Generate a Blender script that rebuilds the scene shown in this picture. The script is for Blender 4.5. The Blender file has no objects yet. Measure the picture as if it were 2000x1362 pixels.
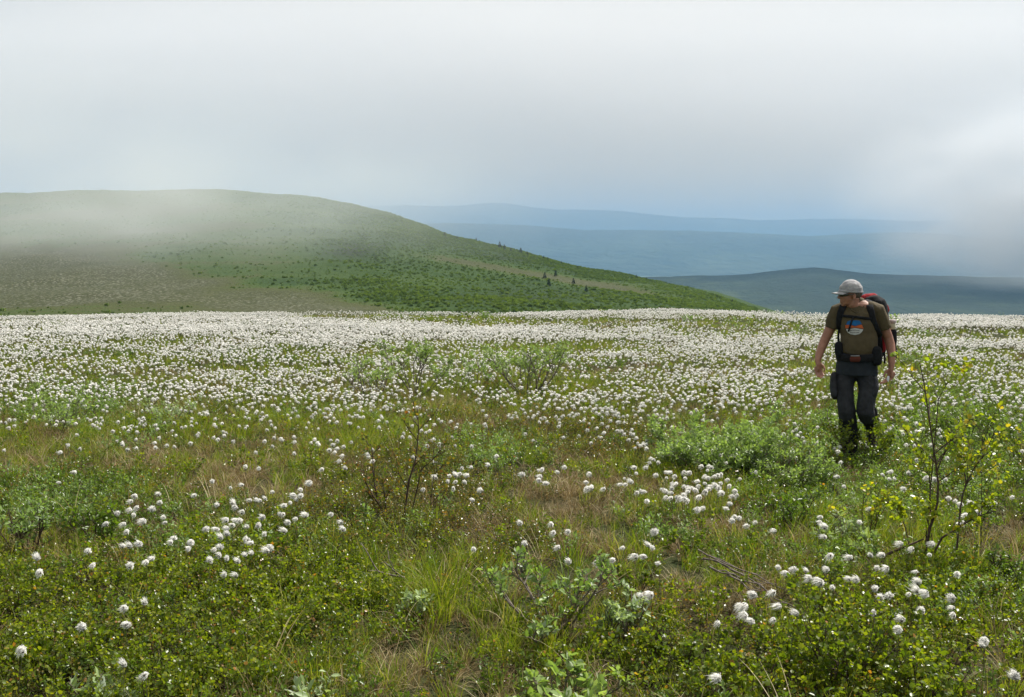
import bpy, bmesh, math, random
import numpy as np
from mathutils import Vector, Matrix, Euler
from mathutils.bvhtree import BVHTree

random.seed(7)
RNG = np.random.default_rng(11)
SC = bpy.context.scene
COL = SC.collection

# ---------------------------------------------------------------- camera, light, exposure
F_PX = 1944.0                    # focal length in photo pixels (2000 wide): a 35 mm lens
HORIZON = 497.0                  # true horizon in the photo
PITCH = math.atan((681 - HORIZON) / F_PX)
CAM_Z = 1.66
cd = bpy.data.cameras.new('camera')
cd.lens = 35.0; cd.sensor_width = 36.0; cd.clip_start = 0.05; cd.clip_end = 30000
cam = bpy.data.objects.new('camera', cd); COL.objects.link(cam)
cam.location = (0, 0, CAM_Z); cam.rotation_euler = (math.pi / 2 - PITCH, 0, 0)
SC.camera = cam

SUN_EL = math.radians(52)
SUN_AZ = math.radians(48)        # to the right of the view direction (+Y), ahead of the camera
SUN_DIR = Vector((math.sin(SUN_AZ) * math.cos(SUN_EL), math.cos(SUN_AZ) * math.cos(SUN_EL), math.sin(SUN_EL)))
sd = bpy.data.lights.new('sun', 'SUN'); sd.energy = 5.0; sd.angle = math.radians(1.2); sd.color = (1.0, 0.95, 0.88)
sun = bpy.data.objects.new('sun', sd); COL.objects.link(sun)
sun.rotation_euler = SUN_DIR.to_track_quat('Z', 'Y').to_euler()

world = bpy.data.worlds.new('World'); SC.world = world; world.use_nodes = True
def build_world():
    nt = world.node_tree; N = nt.nodes; L = nt.links; N.clear()
    out = N.new('ShaderNodeOutputWorld')
    sky = N.new('ShaderNodeTexSky'); sky.sky_type = 'NISHITA'; sky.sun_disc = False
    sky.sun_elevation = SUN_EL; sky.sun_rotation = SUN_AZ
    b1 = N.new('ShaderNodeBackground'); b1.inputs[1].default_value = 0.08
    L.new(sky.outputs[0], b1.inputs[0])
    # low cloud deck that fills the sky, thinner and brighter towards the sun
    tc = N.new('ShaderNodeTexCoord')
    sep = N.new('ShaderNodeSeparateXYZ'); L.new(tc.outputs['Generated'], sep.inputs[0])
    dot = N.new('ShaderNodeVectorMath'); dot.operation = 'DOT_PRODUCT'
    L.new(tc.outputs['Generated'], dot.inputs[0]); dot.inputs[1].default_value = SUN_DIR
    mp = N.new('ShaderNodeMapping'); mp.inputs['Scale'].default_value = (1, 1, 2.2)
    L.new(tc.outputs['Generated'], mp.inputs[0])
    n1 = N.new('ShaderNodeTexNoise'); n1.inputs['Scale'].default_value = 2.1; n1.inputs['Detail'].default_value = 5; n1.inputs['Roughness'].default_value = 0.42
    L.new(mp.outputs[0], n1.inputs['Vector'])
    a = N.new('ShaderNodeMath'); a.operation = 'MULTIPLY_ADD'; a.inputs[1].default_value = 0.52; a.inputs[2].default_value = 0.02
    L.new(dot.outputs['Value'], a.inputs[0])
    b = N.new('ShaderNodeMath'); b.operation = 'MULTIPLY_ADD'; b.inputs[1].default_value = 0.42
    L.new(n1.outputs['Fac'], b.inputs[0]); L.new(a.outputs[0], b.inputs[2])
    cr = N.new('ShaderNodeValToRGB'); L.new(b.outputs[0], cr.inputs[0])
    e = cr.color_ramp.elements
    e[0].position = 0.15; e[0].color = (0.365, 0.343, 0.306, 1)
    e[1].position = 0.78; e[1].color = (0.635, 0.588, 0.535, 1)
    m = e.new(0.45); m.color = (0.485, 0.452, 0.403, 1)
    b2 = N.new('ShaderNodeBackground'); b2.inputs[1].default_value = 1.0
    L.new(cr.outputs[0], b2.inputs[0])
    mix = N.new('ShaderNodeMixShader'); mix.inputs[0].default_value = 0.96
    L.new(b1.outputs[0], mix.inputs[1]); L.new(b2.outputs[0], mix.inputs[2]); L.new(mix.outputs[0], out.inputs[0])
build_world()
SC.view_settings.view_transform = 'Standard'; SC.view_settings.look = 'None'
SC.view_settings.exposure = 0.72; SC.view_settings.gamma = 1.0
SC.view_settings.use_curve_mapping = False
cy = SC.cycles
cy.max_bounces = 8; cy.diffuse_bounces = 3; cy.glossy_bounces = 2; cy.transmission_bounces = 4
cy.transparent_max_bounces = 8; cy.volume_bounces = 5; cy.volume_step_rate = 1.0; cy.volume_max_steps = 128
cy.use_denoising = True
cy.caustics_reflective = False; cy.caustics_refractive = False
cy.sample_clamp_indirect = 4.0

# ---------------------------------------------------------------- picture <-> place
CP, SP = math.cos(PITCH), math.sin(PITCH)
def ray(px, py):
    xc = (np.asarray(px, float) - 1000) / F_PX; yc = -(np.asarray(py, float) - 681) / F_PX
    return np.stack([xc, CP + yc * SP, -SP + yc * CP], -1)
def project(x, y, z):
    dy, dz = y, z - CAM_Z
    d = dy * CP - dz * SP; u = dy * SP + dz * CP
    return 1000 + F_PX * x / d, 681 - F_PX * u / d

_tab = RNG.random((256, 256))
def vnoise(x, y):
    x = np.asarray(x, float); y = np.asarray(y, float)
    xi = np.floor(x).astype(int); yi = np.floor(y).astype(int)
    fx = x - xi; fy = y - yi; fx = fx * fx * (3 - 2 * fx); fy = fy * fy * (3 - 2 * fy)
    g = lambda a, b: _tab[a & 255, b & 255]
    return (g(xi, yi) * (1 - fx) + g(xi + 1, yi) * fx) * (1 - fy) + (g(xi, yi + 1) * (1 - fx) + g(xi + 1, yi + 1) * fx) * fy
def fbm(x, y, o=4):
    s = 0; a = 0.5; t = 0
    for i in range(o):
        s = s + a * vnoise(np.asarray(x) * 2 ** i + 17.3 * i, np.asarray(y) * 2 ** i - 9.1 * i); t += a; a *= 0.5
    return s / t
def sstep(a, b, x):
    t = np.clip((np.asarray(x, float) - a) / (b - a), 0, 1); return t * t * (3 - 2 * t)

VAN = 556.0                      # vanishing line of the plateau near the camera
SLOPE = (VAN - HORIZON) / F_PX
def gz(x, y):
    x = np.asarray(x, float); y = np.asarray(y, float)
    u = 1000 + F_PX * x / np.maximum(y, 1.0)
    E = 42 + 11 * sstep(-200, 900, u) - 6 * sstep(1300, 2100, u) + 7 * (fbm(x * .09 + 40, x * 0, 2) - .5)
    base = -SLOPE * y - 0.012 * np.maximum(0, y - E) ** 2
    bump = 0.09 * (fbm(x * 1.7, y * 1.7, 3) - 0.5) + 0.20 * (fbm(x * .23 + 5, y * .23, 2) - 0.5) * sstep(8, 30, y)
    return np.maximum(base + bump, -80.0)
def ground_hit(px, py, h=0.0):
    d = ray(px, py)
    t = 1.0; step = 0.25
    while t < 400:
        p = d * t
        if CAM_Z + p[2] <= float(gz(p[0], p[1])) + h: break
        t += step * (1 + t * .02)
    lo, hi = max(t - step * (1 + t * .02) * 1.1, 0), t
    for _ in range(24):
        m = (lo + hi) / 2; p = d * m
        if CAM_Z + p[2] <= float(gz(p[0], p[1])) + h: hi = m
        else: lo = m
    p = d * hi
    return float(p[0]), float(p[1]), float(CAM_Z + p[2])

# ---------------------------------------------------------------- mesh and object helpers
def mk_mesh(name, verts, faces, tint=None, mats=None, midx=None, smooth=False):
    """faces: list of (M,k) int arrays."""
    me = bpy.data.meshes.new(name)
    verts = np.asarray(verts, np.float32)
    faces = [np.asarray(f, np.int32) for f in faces if len(f)]
    nf = sum(len(f) for f in faces); nl = sum(f.size for f in faces)
    me.vertices.add(len(verts)); me.vertices.foreach_set('co', verts.ravel())
    me.loops.add(nl); me.loops.foreach_set('vertex_index', np.concatenate([f.ravel() for f in faces]))
    me.polygons.add(nf)
    sizes = np.concatenate([np.full(len(f), f.shape[1], np.int32) for f in faces])
    starts = np.concatenate([[0], np.cumsum(sizes)[:-1]]).astype(np.int32)
    me.polygons.foreach_set('loop_start', starts)
    if midx is not None: me.polygons.foreach_set('material_index', np.asarray(midx, np.int32))
    if smooth: me.polygons.foreach_set('use_smooth', np.ones(nf, bool))
    me.update(calc_edges=True)
    if tint is not None:
        at = me.attributes.new('tint', 'FLOAT', 'POINT'); at.data.foreach_set('value', np.asarray(tint, np.float32))
    for m in mats or []: me.materials.append(m)
    return me
def link(name, me, parent=None, loc=None, rot=None, **props):
    o = bpy.data.objects.new(name, me); COL.objects.link(o)
    if parent: o.parent = parent
    if loc is not None: o.location = loc
    if rot is not None: o.rotation_euler = rot
    for k, v in props.items():
        if v is not None: o[k] = v
    return o
def thing(name, label, cat, loc=(0, 0, 0), rz=0.0, group=None):
    return link(name, None, None, loc, (0, 0, rz), label=label, category=cat, group=group)

class Acc:
    def __init__(s): s.v = []; s.f = []; s.t = []; s.m = []; s.n = 0
    def add(s, v, f, tint=0.5, mat=0):
        v = np.asarray(v, float)
        s.v.append(v); s.t.append(np.broadcast_to(np.asarray(tint, float), (len(v),)).copy())
        for q in f:
            q = np.asarray(q, int)
            if len(q): s.f.append(q + s.n); s.m.append(np.full(len(q), mat))
        s.n += len(v)
    def mesh(s, name, mats, smooth=False):
        # group by face size, keep material index in step
        sizes = sorted({f.shape[1] for f in s.f}); fs = []; ms = []
        for k in sizes:
            fs.append(np.concatenate([f for f in s.f if f.shape[1] == k])); ms.append(np.concatenate([m for f, m in zip(s.f, s.m) if f.shape[1] == k]))
        return mk_mesh(name, np.concatenate(s.v), fs, np.concatenate(s.t), mats, np.concatenate(ms), smooth)

def unit(v): 
    n = np.linalg.norm(v, axis=-1, keepdims=True); return v / np.maximum(n, 1e-9)
def tube(pts, radii, sides=5, cap=True):
    """open/capped tube; radii scalar or (N,) or (N,2) with x-ish / y-ish half widths."""
    P = np.asarray(pts, float); n = len(P)
    R = np.asarray(radii, float)
    if R.ndim == 0: R = np.full((n, 2), float(R))
    elif R.ndim == 1: R = np.stack([R, R], 1)
    T = unit(np.gradient(P, axis=0))
    ref = np.array([1.0, 0, 0]) if abs(T[0][0]) < 0.9 else np.array([0, 1.0, 0])
    A = []
    for i in range(n):
        a = ref - T[i] * (ref @ T[i]); a = a / np.linalg.norm(a); A.append(a); ref = a
    A = np.array(A); B = np.cross(T, A)
    ang = np.linspace(0, 2 * math.pi, sides, endpoint=False)
    V = (P[:, None] + A[:, None] * (np.cos(ang)[None, :, None] * R[:, None, :1]) + B[:, None] * (np.sin(ang)[None, :, None] * R[:, None, 1:2])).reshape(-1, 3)
    i = np.arange(n - 1)[:, None] * sides; j = np.arange(sides)[None]; k = (j + 1) % sides
    Q = np.stack([i + j, i + k, i + sides + k, i + sides + j], -1).reshape(-1, 4)
    F = [Q]
    if cap:
        F.append(np.arange(sides)[::-1][None]); F.append((np.arange(sides) + (n - 1) * sides)[None])
    return V, F

# ---------------------------------------------------------------- materials
def new_mat(name):
    m = bpy.data.materials.new(name); m.use_nodes = True
    nt = m.node_tree; nt.nodes.clear()
    return m, nt, nt.nodes, nt.links
def ramp(N, stops):
    r = N.new('ShaderNodeValToRGB'); e = r.color_ramp.elements
    e[0].position, e[0].color = stops[0][0], (*stops[0][1], 1)
    e[1].position, e[1].color = stops[-1][0], (*stops[-1][1], 1)
    for p, c in stops[1:-1]: q = e.new(p); q.color = (*c, 1)
    return r
def leaf_mat(name, stops, rough=0.42, trans=0.35, spec=0.5, under=None, tgain=(1.55, 1.6, 0.7)):
    m, nt, N, L = new_mat(name)
    out = N.new('ShaderNodeOutputMaterial')
    at = N.new('ShaderNodeAttribute'); at.attribute_name = 'tint'
    oi = N.new('ShaderNodeObjectInfo')
    ma = N.new('ShaderNodeMath'); ma.operation = 'MULTIPLY_ADD'; ma.inputs[1].default_value = 0.3
    L.new(oi.outputs['Random'], ma.inputs[0]); L.new(at.outputs['Fac'], ma.inputs[2])
    su = N.new('ShaderNodeMath'); su.operation = 'SUBTRACT'; su.inputs[1].default_value = 0.15; L.new(ma.outputs[0], su.inputs[0])
    r = ramp(N, stops); L.new(su.outputs[0], r.inputs[0])
    col = r.outputs[0]
    if under:
        g = N.new('ShaderNodeNewGeometry'); mx = N.new('ShaderNodeMix'); mx.data_type = 'RGBA'
        L.new(g.outputs['Backfacing'], mx.inputs[0]); L.new(col, mx.inputs[6]); mx.inputs[7].default_value = (*under, 1)
        col = mx.outputs[2]
    p = N.new('ShaderNodeBsdfPrincipled'); p.inputs['Roughness'].default_value = rough
    p.inputs['Specular IOR Level'].default_value = spec
    L.new(col, p.inputs['Base Color'])
    t = N.new('ShaderNodeBsdfTranslucent')
    mu = N.new('ShaderNodeMix'); mu.data_type = 'RGBA'; mu.blend_type = 'MULTIPLY'; mu.inputs[0].default_value = 1
    L.new(r.outputs[0], mu.inputs[6]); mu.inputs[7].default_value = (*tgain, 1); L.new(mu.outputs[2], t.inputs[0])
    mix = N.new('ShaderNodeMixShader'); mix.inputs[0].default_value = trans
    L.new(p.outputs[0], mix.inputs[1]); L.new(t.outputs[0], mix.inputs[2]); L.new(mix.outputs[0], out.inputs[0])
    return m
def plain_mat(name, c1, c2=None, rough=0.8, scale=20.0, bump=0.0, spec=0.3, detail=4, bscale=None, stretch=None):
    m, nt, N, L = new_mat(name)
    out = N.new('ShaderNodeOutputMaterial'); p = N.new('ShaderNodeBsdfPrincipled')
    p.inputs['Roughness'].default_value = rough; p.inputs['Specular IOR Level'].default_value = spec
    tc = N.new('ShaderNodeTexCoord'); src = tc.outputs['Object']
    if stretch:
        mp = N.new('ShaderNodeMapping'); mp.inputs['Scale'].default_value = stretch; L.new(src, mp.inputs[0]); src = mp.outputs[0]
    if c2:
        n = N.new('ShaderNodeTexNoise'); n.inputs['Scale'].default_value = scale; n.inputs['Detail'].default_value = detail
        L.new(src, n.inputs['Vector'])
        r = ramp(N, [(0.35, c1), (0.65, c2)]); L.new(n.outputs['Fac'], r.inputs[0]); L.new(r.outputs[0], p.inputs['Base Color'])
    else: p.inputs['Base Color'].default_value = (*c1, 1)
    if bump:
        n2 = N.new('ShaderNodeTexNoise'); n2.inputs['Scale'].default_value = bscale or scale * 2; n2.inputs['Detail'].default_value = 4
        L.new(src, n2.inputs['Vector'])
        b = N.new('ShaderNodeBump'); b.inputs['Strength'].default_value = bump; b.inputs['Distance'].default_value = 0.02
        L.new(n2.outputs['Fac'], b.inputs['Height']); L.new(b.outputs[0], p.inputs['Normal'])
    L.new(p.outputs[0], out.inputs[0]); return m

M_GRASS = leaf_mat('grass_blade', [(0.0, (.06, .115, .009)), (0.4, (.13, .195, .013)), (0.72, (.23, .25, .025)), (1.0, (.40, .34, .13))], 0.5, 0.42, 0.28)
M_STRAW = leaf_mat('dry_straw', [(0.0, (.11, .075, .03)), (0.4, (.23, .17, .075)), (0.75, (.38, .31, .16)), (1.0, (.58, .50, .33))], 0.6, 0.25, 0.3, tgain=(1.1, 1.0, .8))
M_BIRCH = leaf_mat('dwarf_birch_leaf', [(0.0, (.05, .088, .008)), (0.4, (.115, .165, .010)), (0.75, (.21, .245, .014)), (0.92, (.26, .26, .02)), (1.0, (.34, .16, .03))], 0.33, 0.50, 0.42)
M_RUST = leaf_mat('bronze_birch_leaf', [(0.0, (.06, .09, .015)), (0.45, (.12, .14, .02)), (0.8, (.22, .15, .025)), (1.0, (.30, .12, .03))], 0.3, 0.42, 0.5)
M_WILLOW = leaf_mat('willow_leaf', [(0.0, (.09, .16, .03)), (0.5, (.16, .25, .055)), (1.0, (.25, .35, .10))], 0.42, 0.38, 0.5, under=(.28, .35, .22))
M_SILVER = leaf_mat('silver_willow_leaf', [(0.0, (.17, .25, .10)), (0.5, (.26, .35, .16)), (1.0, (.36, .45, .23))], 0.5, 0.3, 0.4, under=(.36, .42, .32))
M_YELLOW = leaf_mat('yellow_birch_leaf', [(0.0, (.12, .19, .015)), (0.55, (.23, .29, .015)), (0.85, (.33, .34, .02)), (1.0, (.44, .33, .03))], 0.32, 0.5, 0.5)
M_HERB = leaf_mat('low_herb_leaf', [(0.0, (.045, .09, .010)), (0.5, (.095, .16, .016)), (1.0, (.17, .23, .03))], 0.36, 0.40, 0.5)
M_BARK = plain_mat('dark_bark', (.035, .022, .016), (.085, .055, .04), 0.75, 60)
M_BARKG = plain_mat('grey_bark', (.07, .055, .045), (.20, .17, .145), 0.8, 50)
def cotton_mat():
    m, nt, N, L = new_mat('cotton_wool')
    out = N.new('ShaderNodeOutputMaterial')
    d = N.new('ShaderNodeBsdfDiffuse'); d.inputs[0].default_value = (.93, .93, .90, 1)
    t = N.new('ShaderNodeBsdfTranslucent'); t.inputs[0].default_value = (.94, .93, .89, 1)
    mix = N.new('ShaderNodeMixShader'); mix.inputs[0].default_value = 0.45
    L.new(d.outputs[0], mix.inputs[1]); L.new(t.outputs[0], mix.inputs[2]); L.new(mix.outputs[0], out.inputs[0]); return m
M_COTTON = cotton_mat()
M_SPIKE = plain_mat('dark_spikelet', (.045, .04, .035), (.12, .10, .08), 0.9, 200)
# ================================================================ THE LAND
def ground_mat():
    m, nt, N, L = new_mat('tundra_ground')
    out = N.new('ShaderNodeOutputMaterial'); p = N.new('ShaderNodeBsdfPrincipled'); p.inputs['Roughness'].default_value = 0.95
    p.inputs['Specular IOR Level'].default_value = 0.1
    tc = N.new('ShaderNodeTexCoord')
    n = N.new('ShaderNodeTexNoise'); n.inputs['Scale'].default_value = 1.1; n.inputs['Detail'].default_value = 8; n.inputs['Roughness'].default_value = .65
    L.new(tc.outputs['Object'], n.inputs['Vector'])
    r = ramp(N, [(0.3, (.022, .034, .010)), (0.5, (.038, .040, .014)), (0.65, (.052, .040, .019)), (0.8, (.032, .023, .012))])
    L.new(n.outputs['Fac'], r.inputs[0]); L.new(r.outputs[0], p.inputs['Base Color'])
    n2 = N.new('ShaderNodeTexNoise'); n2.inputs['Scale'].default_value = 30; n2.inputs['Detail'].default_value = 5
    L.new(tc.outputs['Object'], n2.inputs['Vector'])
    b = N.new('ShaderNodeBump'); b.inputs['Strength'].default_value = 0.8; b.inputs['Distance'].default_value = 0.04
    L.new(n2.outputs['Fac'], b.inputs['Height']); L.new(b.outputs[0], p.inputs['Normal'])
    L.new(p.outputs[0], out.inputs[0]); return m
def build_ground():
    ys = np.concatenate([np.linspace(-12, 2, 20)[:-1], np.linspace(2, 16, 150)[:-1], np.geomspace(16, 260, 170)])
    us = np.linspace(-1.25, 1.25, 340)
    Y, U = np.meshgrid(ys, us, indexing='ij'); X = U * (np.abs(Y) * .9 + 12)
    Z = gz(X, Y)
    V = np.stack([X, Y, Z], -1).reshape(-1, 3); nu = len(us)
    i = np.arange(len(ys) - 1)[:, None] * nu; j = np.arange(nu - 1)[None]
    Q = np.stack([i + j, i + j + 1, i + nu + j + 1, i + nu + j], -1).reshape(-1, 4)
    link('ground', mk_mesh('ground', V, [Q], None, [ground_mat()], smooth=True), kind='structure')
build_ground()

VALLEY_Z = -112.0
def valley():
    V = [(-26000, -2500, VALLEY_Z), (26000, -2500, VALLEY_Z), (26000, 15500, VALLEY_Z), (-26000, 15500, VALLEY_Z)]
    m, nt, N, L = new_mat('valley_floor')
    out = N.new('ShaderNodeOutputMaterial'); p = N.new('ShaderNodeBsdfPrincipled'); p.inputs['Roughness'].default_value = 1
    tc = N.new('ShaderNodeTexCoord'); n = N.new('ShaderNodeTexNoise'); n.inputs['Scale'].default_value = .004; n.inputs['Detail'].default_value = 6
    L.new(tc.outputs['Object'], n.inputs['Vector'])
    r = ramp(N, [(0.35, (.03, .055, .03)), (0.6, (.07, .10, .045))]); L.new(n.outputs['Fac'], r.inputs[0]); L.new(r.outputs[0], p.inputs['Base Color'])
    L.new(p.outputs[0], out.inputs[0])
    link('valley_floor', mk_mesh('valley_floor', V, [np.array([[0, 1, 2, 3]])], None, [m]), kind='structure')
valley()

def cover_mat(name, stops, speck=0.0, nscale=.05, ns2=.6, bump=0.0, bdist=3.0, speck_scale=1.1):
    """hill cover from the per-vertex 'tint' (what grows there), broken up by noise."""
    m, nt, N, L = new_mat(name)
    out = N.new('ShaderNodeOutputMaterial'); p = N.new('ShaderNodeBsdfPrincipled'); p.inputs['Roughness'].default_value = 1; p.inputs['Specular IOR Level'].default_value = .1
    at = N.new('ShaderNodeAttribute'); at.attribute_name = 'tint'
    tc = N.new('ShaderNodeTexCoord')
    n = N.new('ShaderNodeTexNoise'); n.inputs['Scale'].default_value = nscale; n.inputs['Detail'].default_value = 9; n.inputs['Roughness'].default_value = .62
    L.new(tc.outputs['Object'], n.inputs['Vector'])
    a = N.new('ShaderNodeMath'); a.operation = 'MULTIPLY_ADD'; a.inputs[1].default_value = ns2; a.inputs[2].default_value = -ns2 / 2
    L.new(n.outputs['Fac'], a.inputs[0])
    s = N.new('ShaderNodeMath'); s.operation = 'ADD'; L.new(a.outputs[0], s.inputs[0]); L.new(at.outputs['Fac'], s.inputs[1])
    r = ramp(N, stops); L.new(s.outputs[0], r.inputs[0]); col = r.outputs[0]
    if speck:
        v = N.new('ShaderNodeTexVoronoi'); v.inputs['Scale'].default_value = speck_scale; L.new(tc.outputs['Object'], v.inputs['Vector'])
        lt = N.new('ShaderNodeMath'); lt.operation = 'LESS_THAN'; lt.inputs[1].default_value = .33; L.new(v.outputs['Distance'], lt.inputs[0])
        f = N.new('ShaderNodeMapRange'); f.inputs[1].default_value = .62; f.inputs[2].default_value = .95; f.inputs[3].default_value = 0; f.inputs[4].default_value = speck
        L.new(at.outputs['Fac'], f.inputs[0])
        mm = N.new('ShaderNodeMath'); mm.operation = 'MULTIPLY'; L.new(lt.outputs[0], mm.inputs[0]); L.new(f.outputs[0], mm.inputs[1])
        mx = N.new('ShaderNodeMix'); mx.data_type = 'RGBA'; L.new(mm.outputs[0], mx.inputs[0]); L.new(col, mx.inputs[6]); mx.inputs[7].default_value = (.34, .34, .28, 1)
        col = mx.outputs[2]
    L.new(col, p.inputs['Base Color'])
    if bump:
        n2 = N.new('ShaderNodeTexNoise'); n2.inputs['Scale'].default_value = nscale * 4; n2.inputs['Detail'].default_value = 8
        L.new(tc.outputs['Object'], n2.inputs['Vector'])
        b = N.new('ShaderNodeBump'); b.inputs['Strength'].default_value = bump; b.inputs['Distance'].default_value = bdist
        L.new(n2.outputs['Fac'], b.inputs['Height']); L.new(b.outputs[0], p.inputs['Normal'])
    L.new(p.outputs[0], out.inputs[0]); return m

def polar_hill(name, crest, d_crest, d_base, py_base, cover, mat, u0, u1, nu, nt_, rough=0.0, rscale=.02, bow=0.35, behind=(40, 140, 400, 900)):
    """A hill as a height field: columns fan out from the viewpoint, rows run from its foot over the crest and down the far side."""
    cu = np.array([c[0] for c in crest], float); cv = np.array([c[1] for c in crest], float)
    us = np.linspace(u0, u1, nu)
    cp = np.interp(us, cu, cv)
    k = max(2, int(nu * .008)); ker = np.hanning(k * 2 + 1); ker /= ker.sum(); cp = np.convolve(np.pad(cp, k, mode='edge'), ker, 'valid')
    dc = d_crest(us) if callable(d_crest) else np.full(nu, float(d_crest))
    rows = []
    ts = np.linspace(0, 1, nt_)
    for t in ts:
        d = d_base + (dc - d_base) * t ** 1.15
        s = (1 - bow) * t + bow * np.sin(t * math.pi / 2)
        if name == 'left_hill': s = (0.45 * t + 0.55 * sstep(0, 1, t)); s = 0.5 * s + .5 * np.sin(t * math.pi / 2) ** 1.1
        pv = py_base + (cp - py_base) * s
        rows.append((us, pv, d))
    R = []
    for uu, pv, d in rows:
        r = ray(uu, pv); q = r / r[:, 1:2]
        R.append(np.stack([q[:, 0] * d, d, CAM_Z + q[:, 2] * d], -1))
    top = R[-1]
    for bh in behind:
        q = ray(us, cp); q = q / q[:, 1:2]; d = dc + bh
        z = top[:, 2] - (top[:, 2] - VALLEY_Z + 6) * sstep(0, 1, bh / behind[-1]) * 1.0
        R.append(np.stack([q[:, 0] * d, d, z], -1))
    G = np.array(R); nr = len(R)
    if rough:
        w = sstep(0, .25, np.concatenate([ts, np.ones(len(behind))]))[:, None]
        G[..., 2] += rough * (fbm(G[..., 0] * rscale, G[..., 1] * rscale, 5) - .5) * w
    U = np.broadcast_to(us, (nr, nu)); _, PV = project(G[..., 0], G[..., 1], G[..., 2])
    tint = cover(U, PV, G)
    i = np.arange(nr - 1)[:, None] * nu; j = np.arange(nu - 1)[None]
    Q = np.stack([i + j, i + j + 1, i + nu + j + 1, i + nu + j], -1).reshape(-1, 4)
    me = mk_mesh(name, G.reshape(-1, 3), [Q], tint.ravel(), [mat], smooth=True)
    link(name, me, kind='structure')
    return G, U, PV, tint

# --- left hill
LH_CREST = [(-900, 470), (-400, 405), (-100, 388), (0, 379), (150, 373), (300, 371), (420, 371), (560, 379), (620, 386), (700, 403), (770, 420), (830, 441), (870, 459), (930, 471), (1000, 489), (1060, 502), (1130, 522), (1200, 534), (1270, 547), (1340, 561), (1400, 577), (1440, 592), (1480, 606), (1560, 640), (1700, 720)]
def lh_cover(U, PV, G):
    # 0 dark bushes .. .35 green .. .55 tan grass .. .8+ cotton-grass field
    n1 = fbm(G[..., 0] * .016, G[..., 1] * .016, 4); n2 = fbm(G[..., 0] * .05 + 9, G[..., 1] * .02, 4)
    line = 470 + (PV * 0 + U) * 0.182                       # field edge: (0,470) .. (740,605)
    field = sstep(-26, 14, PV - line + (n2 - .5) * 45)
    streak = sstep(.46, .62, fbm(G[..., 0] * .006 + 3, G[..., 1] * .055, 4))
    upper = sstep(60, -140, PV - line)
    g = .30 + .22 * (n1 - .5) * 2 + .30 * (n2 - .5)
    g = g + .16 * streak * (1 - sstep(600, 1000, U))
    g = g + .10 * sstep(700, 300, U)
    dark = np.exp(-(((U - 690) / 70) ** 2 + ((PV - 487) / 16) ** 2)) * .45
    # bright green drift in the saddle and the tan ride on the right flank
    tan = np.exp(-((PV - (512 + (U - 900) * .17)) / 7) ** 2) * sstep(800, 880, U) * sstep(1330, 1200, U) * .3
    g = g - dark + tan
    f = .80 + .22 * (n2 - .5) + .15 * (n1 - .5) - .30 * sstep(.55, .7, n1) * 1.0
    return np.clip(g * (1 - field) + f * field, 0.02, 1)
LH_STOPS = [(0.0, (.018, .028, .011)), (0.25, (.028, .054, .012)), (0.42, (.042, .070, .015)), (0.58, (.056, .064, .022)), (0.74, (.050, .056, .024)), (1.0, (.060, .062, .034))]
M_LH = cover_mat('hill_tundra', LH_STOPS, speck=.55, nscale=.40, ns2=.60, bump=.5, bdist=1.5)
LH_D = lambda u: np.interp(u, [-900, 0, 600, 870, 1270, 1480, 1700], [700, 640, 560, 480, 400, 340, 300])
LHG, LHU, LHPV, LHT = polar_hill('left_hill', LH_CREST, LH_D, 95.0, 652.0, lh_cover, M_LH, -900, 1700, 420, 260, rough=2.6, rscale=.045, behind=(20, 60, 150, 380, 800))

# --- forested ridge, middle distance
MR_CREST = [(-900, 560), (900, 552), (1240, 543), (1300, 541), (1400, 538), (1460, 536), (1510, 529), (1560, 524), (1600, 522), (1640, 527), (1690, 535), (1740, 538), (1850, 540), (2000, 543), (2200, 548), (2900, 560)]
def mr_cover(U, PV, G): return np.clip(.45 + .9 * (fbm(G[..., 0] * .008, G[..., 1] * .004, 5) - .5), 0, 1)
M_MR = cover_mat('ridge_forest', [(0.0, (.006, .012, .008)), (0.5, (.020, .034, .018)), (.75, (.055, .075, .03)), (1.0, (.10, .12, .05))], nscale=.02, ns2=.6, bump=1.0, bdist=14)
polar_hill('forested_ridge', MR_CREST, 2250, 1300, 640, mr_cover, M_MR, -900, 2900, 500, 60, rough=7, rscale=.012, behind=(150, 500, 1200))
# --- far ranges
FA_CREST = [(-900, 450), (400, 440), (840, 438), (910, 438), (1000, 441), (1080, 446), (1150, 449), (1250, 449), (1350, 451), (1440, 456), (1500, 459), (1570, 461), (1620, 459), (1700, 454), (1800, 452), (1900, 462), (2100, 470), (2900, 480)]
FB_CREST = [(-900, 425), (500, 412), (700, 405), (780, 401), (860, 400), (950, 396), (1000, 401), (1060, 408), (1150, 412), (1250, 417), (1350, 424), (1440, 430), (1500, 432), (1560, 430), (1630, 427), (1700, 428), (1800, 431), (2000, 440), (2900, 455)]
def far_cover(U, PV, G): return np.clip(.5 + .8 * (fbm(G[..., 0] * .0016, G[..., 1] * .0016, 5) - .5), 0, 1)
M_FAR = cover_mat('far_forest', [(0.0, (.012, .022, .016)), (.5, (.022, .035, .022)), (1.0, (.07, .09, .05))], nscale=.003, ns2=.7, bump=1.0, bdist=60)
polar_hill('far_ridge', FA_CREST, 7000, 5200, 541, far_cover, M_FAR, -900, 2900, 300, 40, rough=45, rscale=.0022, behind=(500, 1500, 2500))
polar_hill('farthest_ridge', FB_CREST, 12000, 9600, 530, far_cover, M_FAR, -900, 2900, 300, 30, rough=60, rscale=.0015, behind=(600, 1500, 3000))

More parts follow.
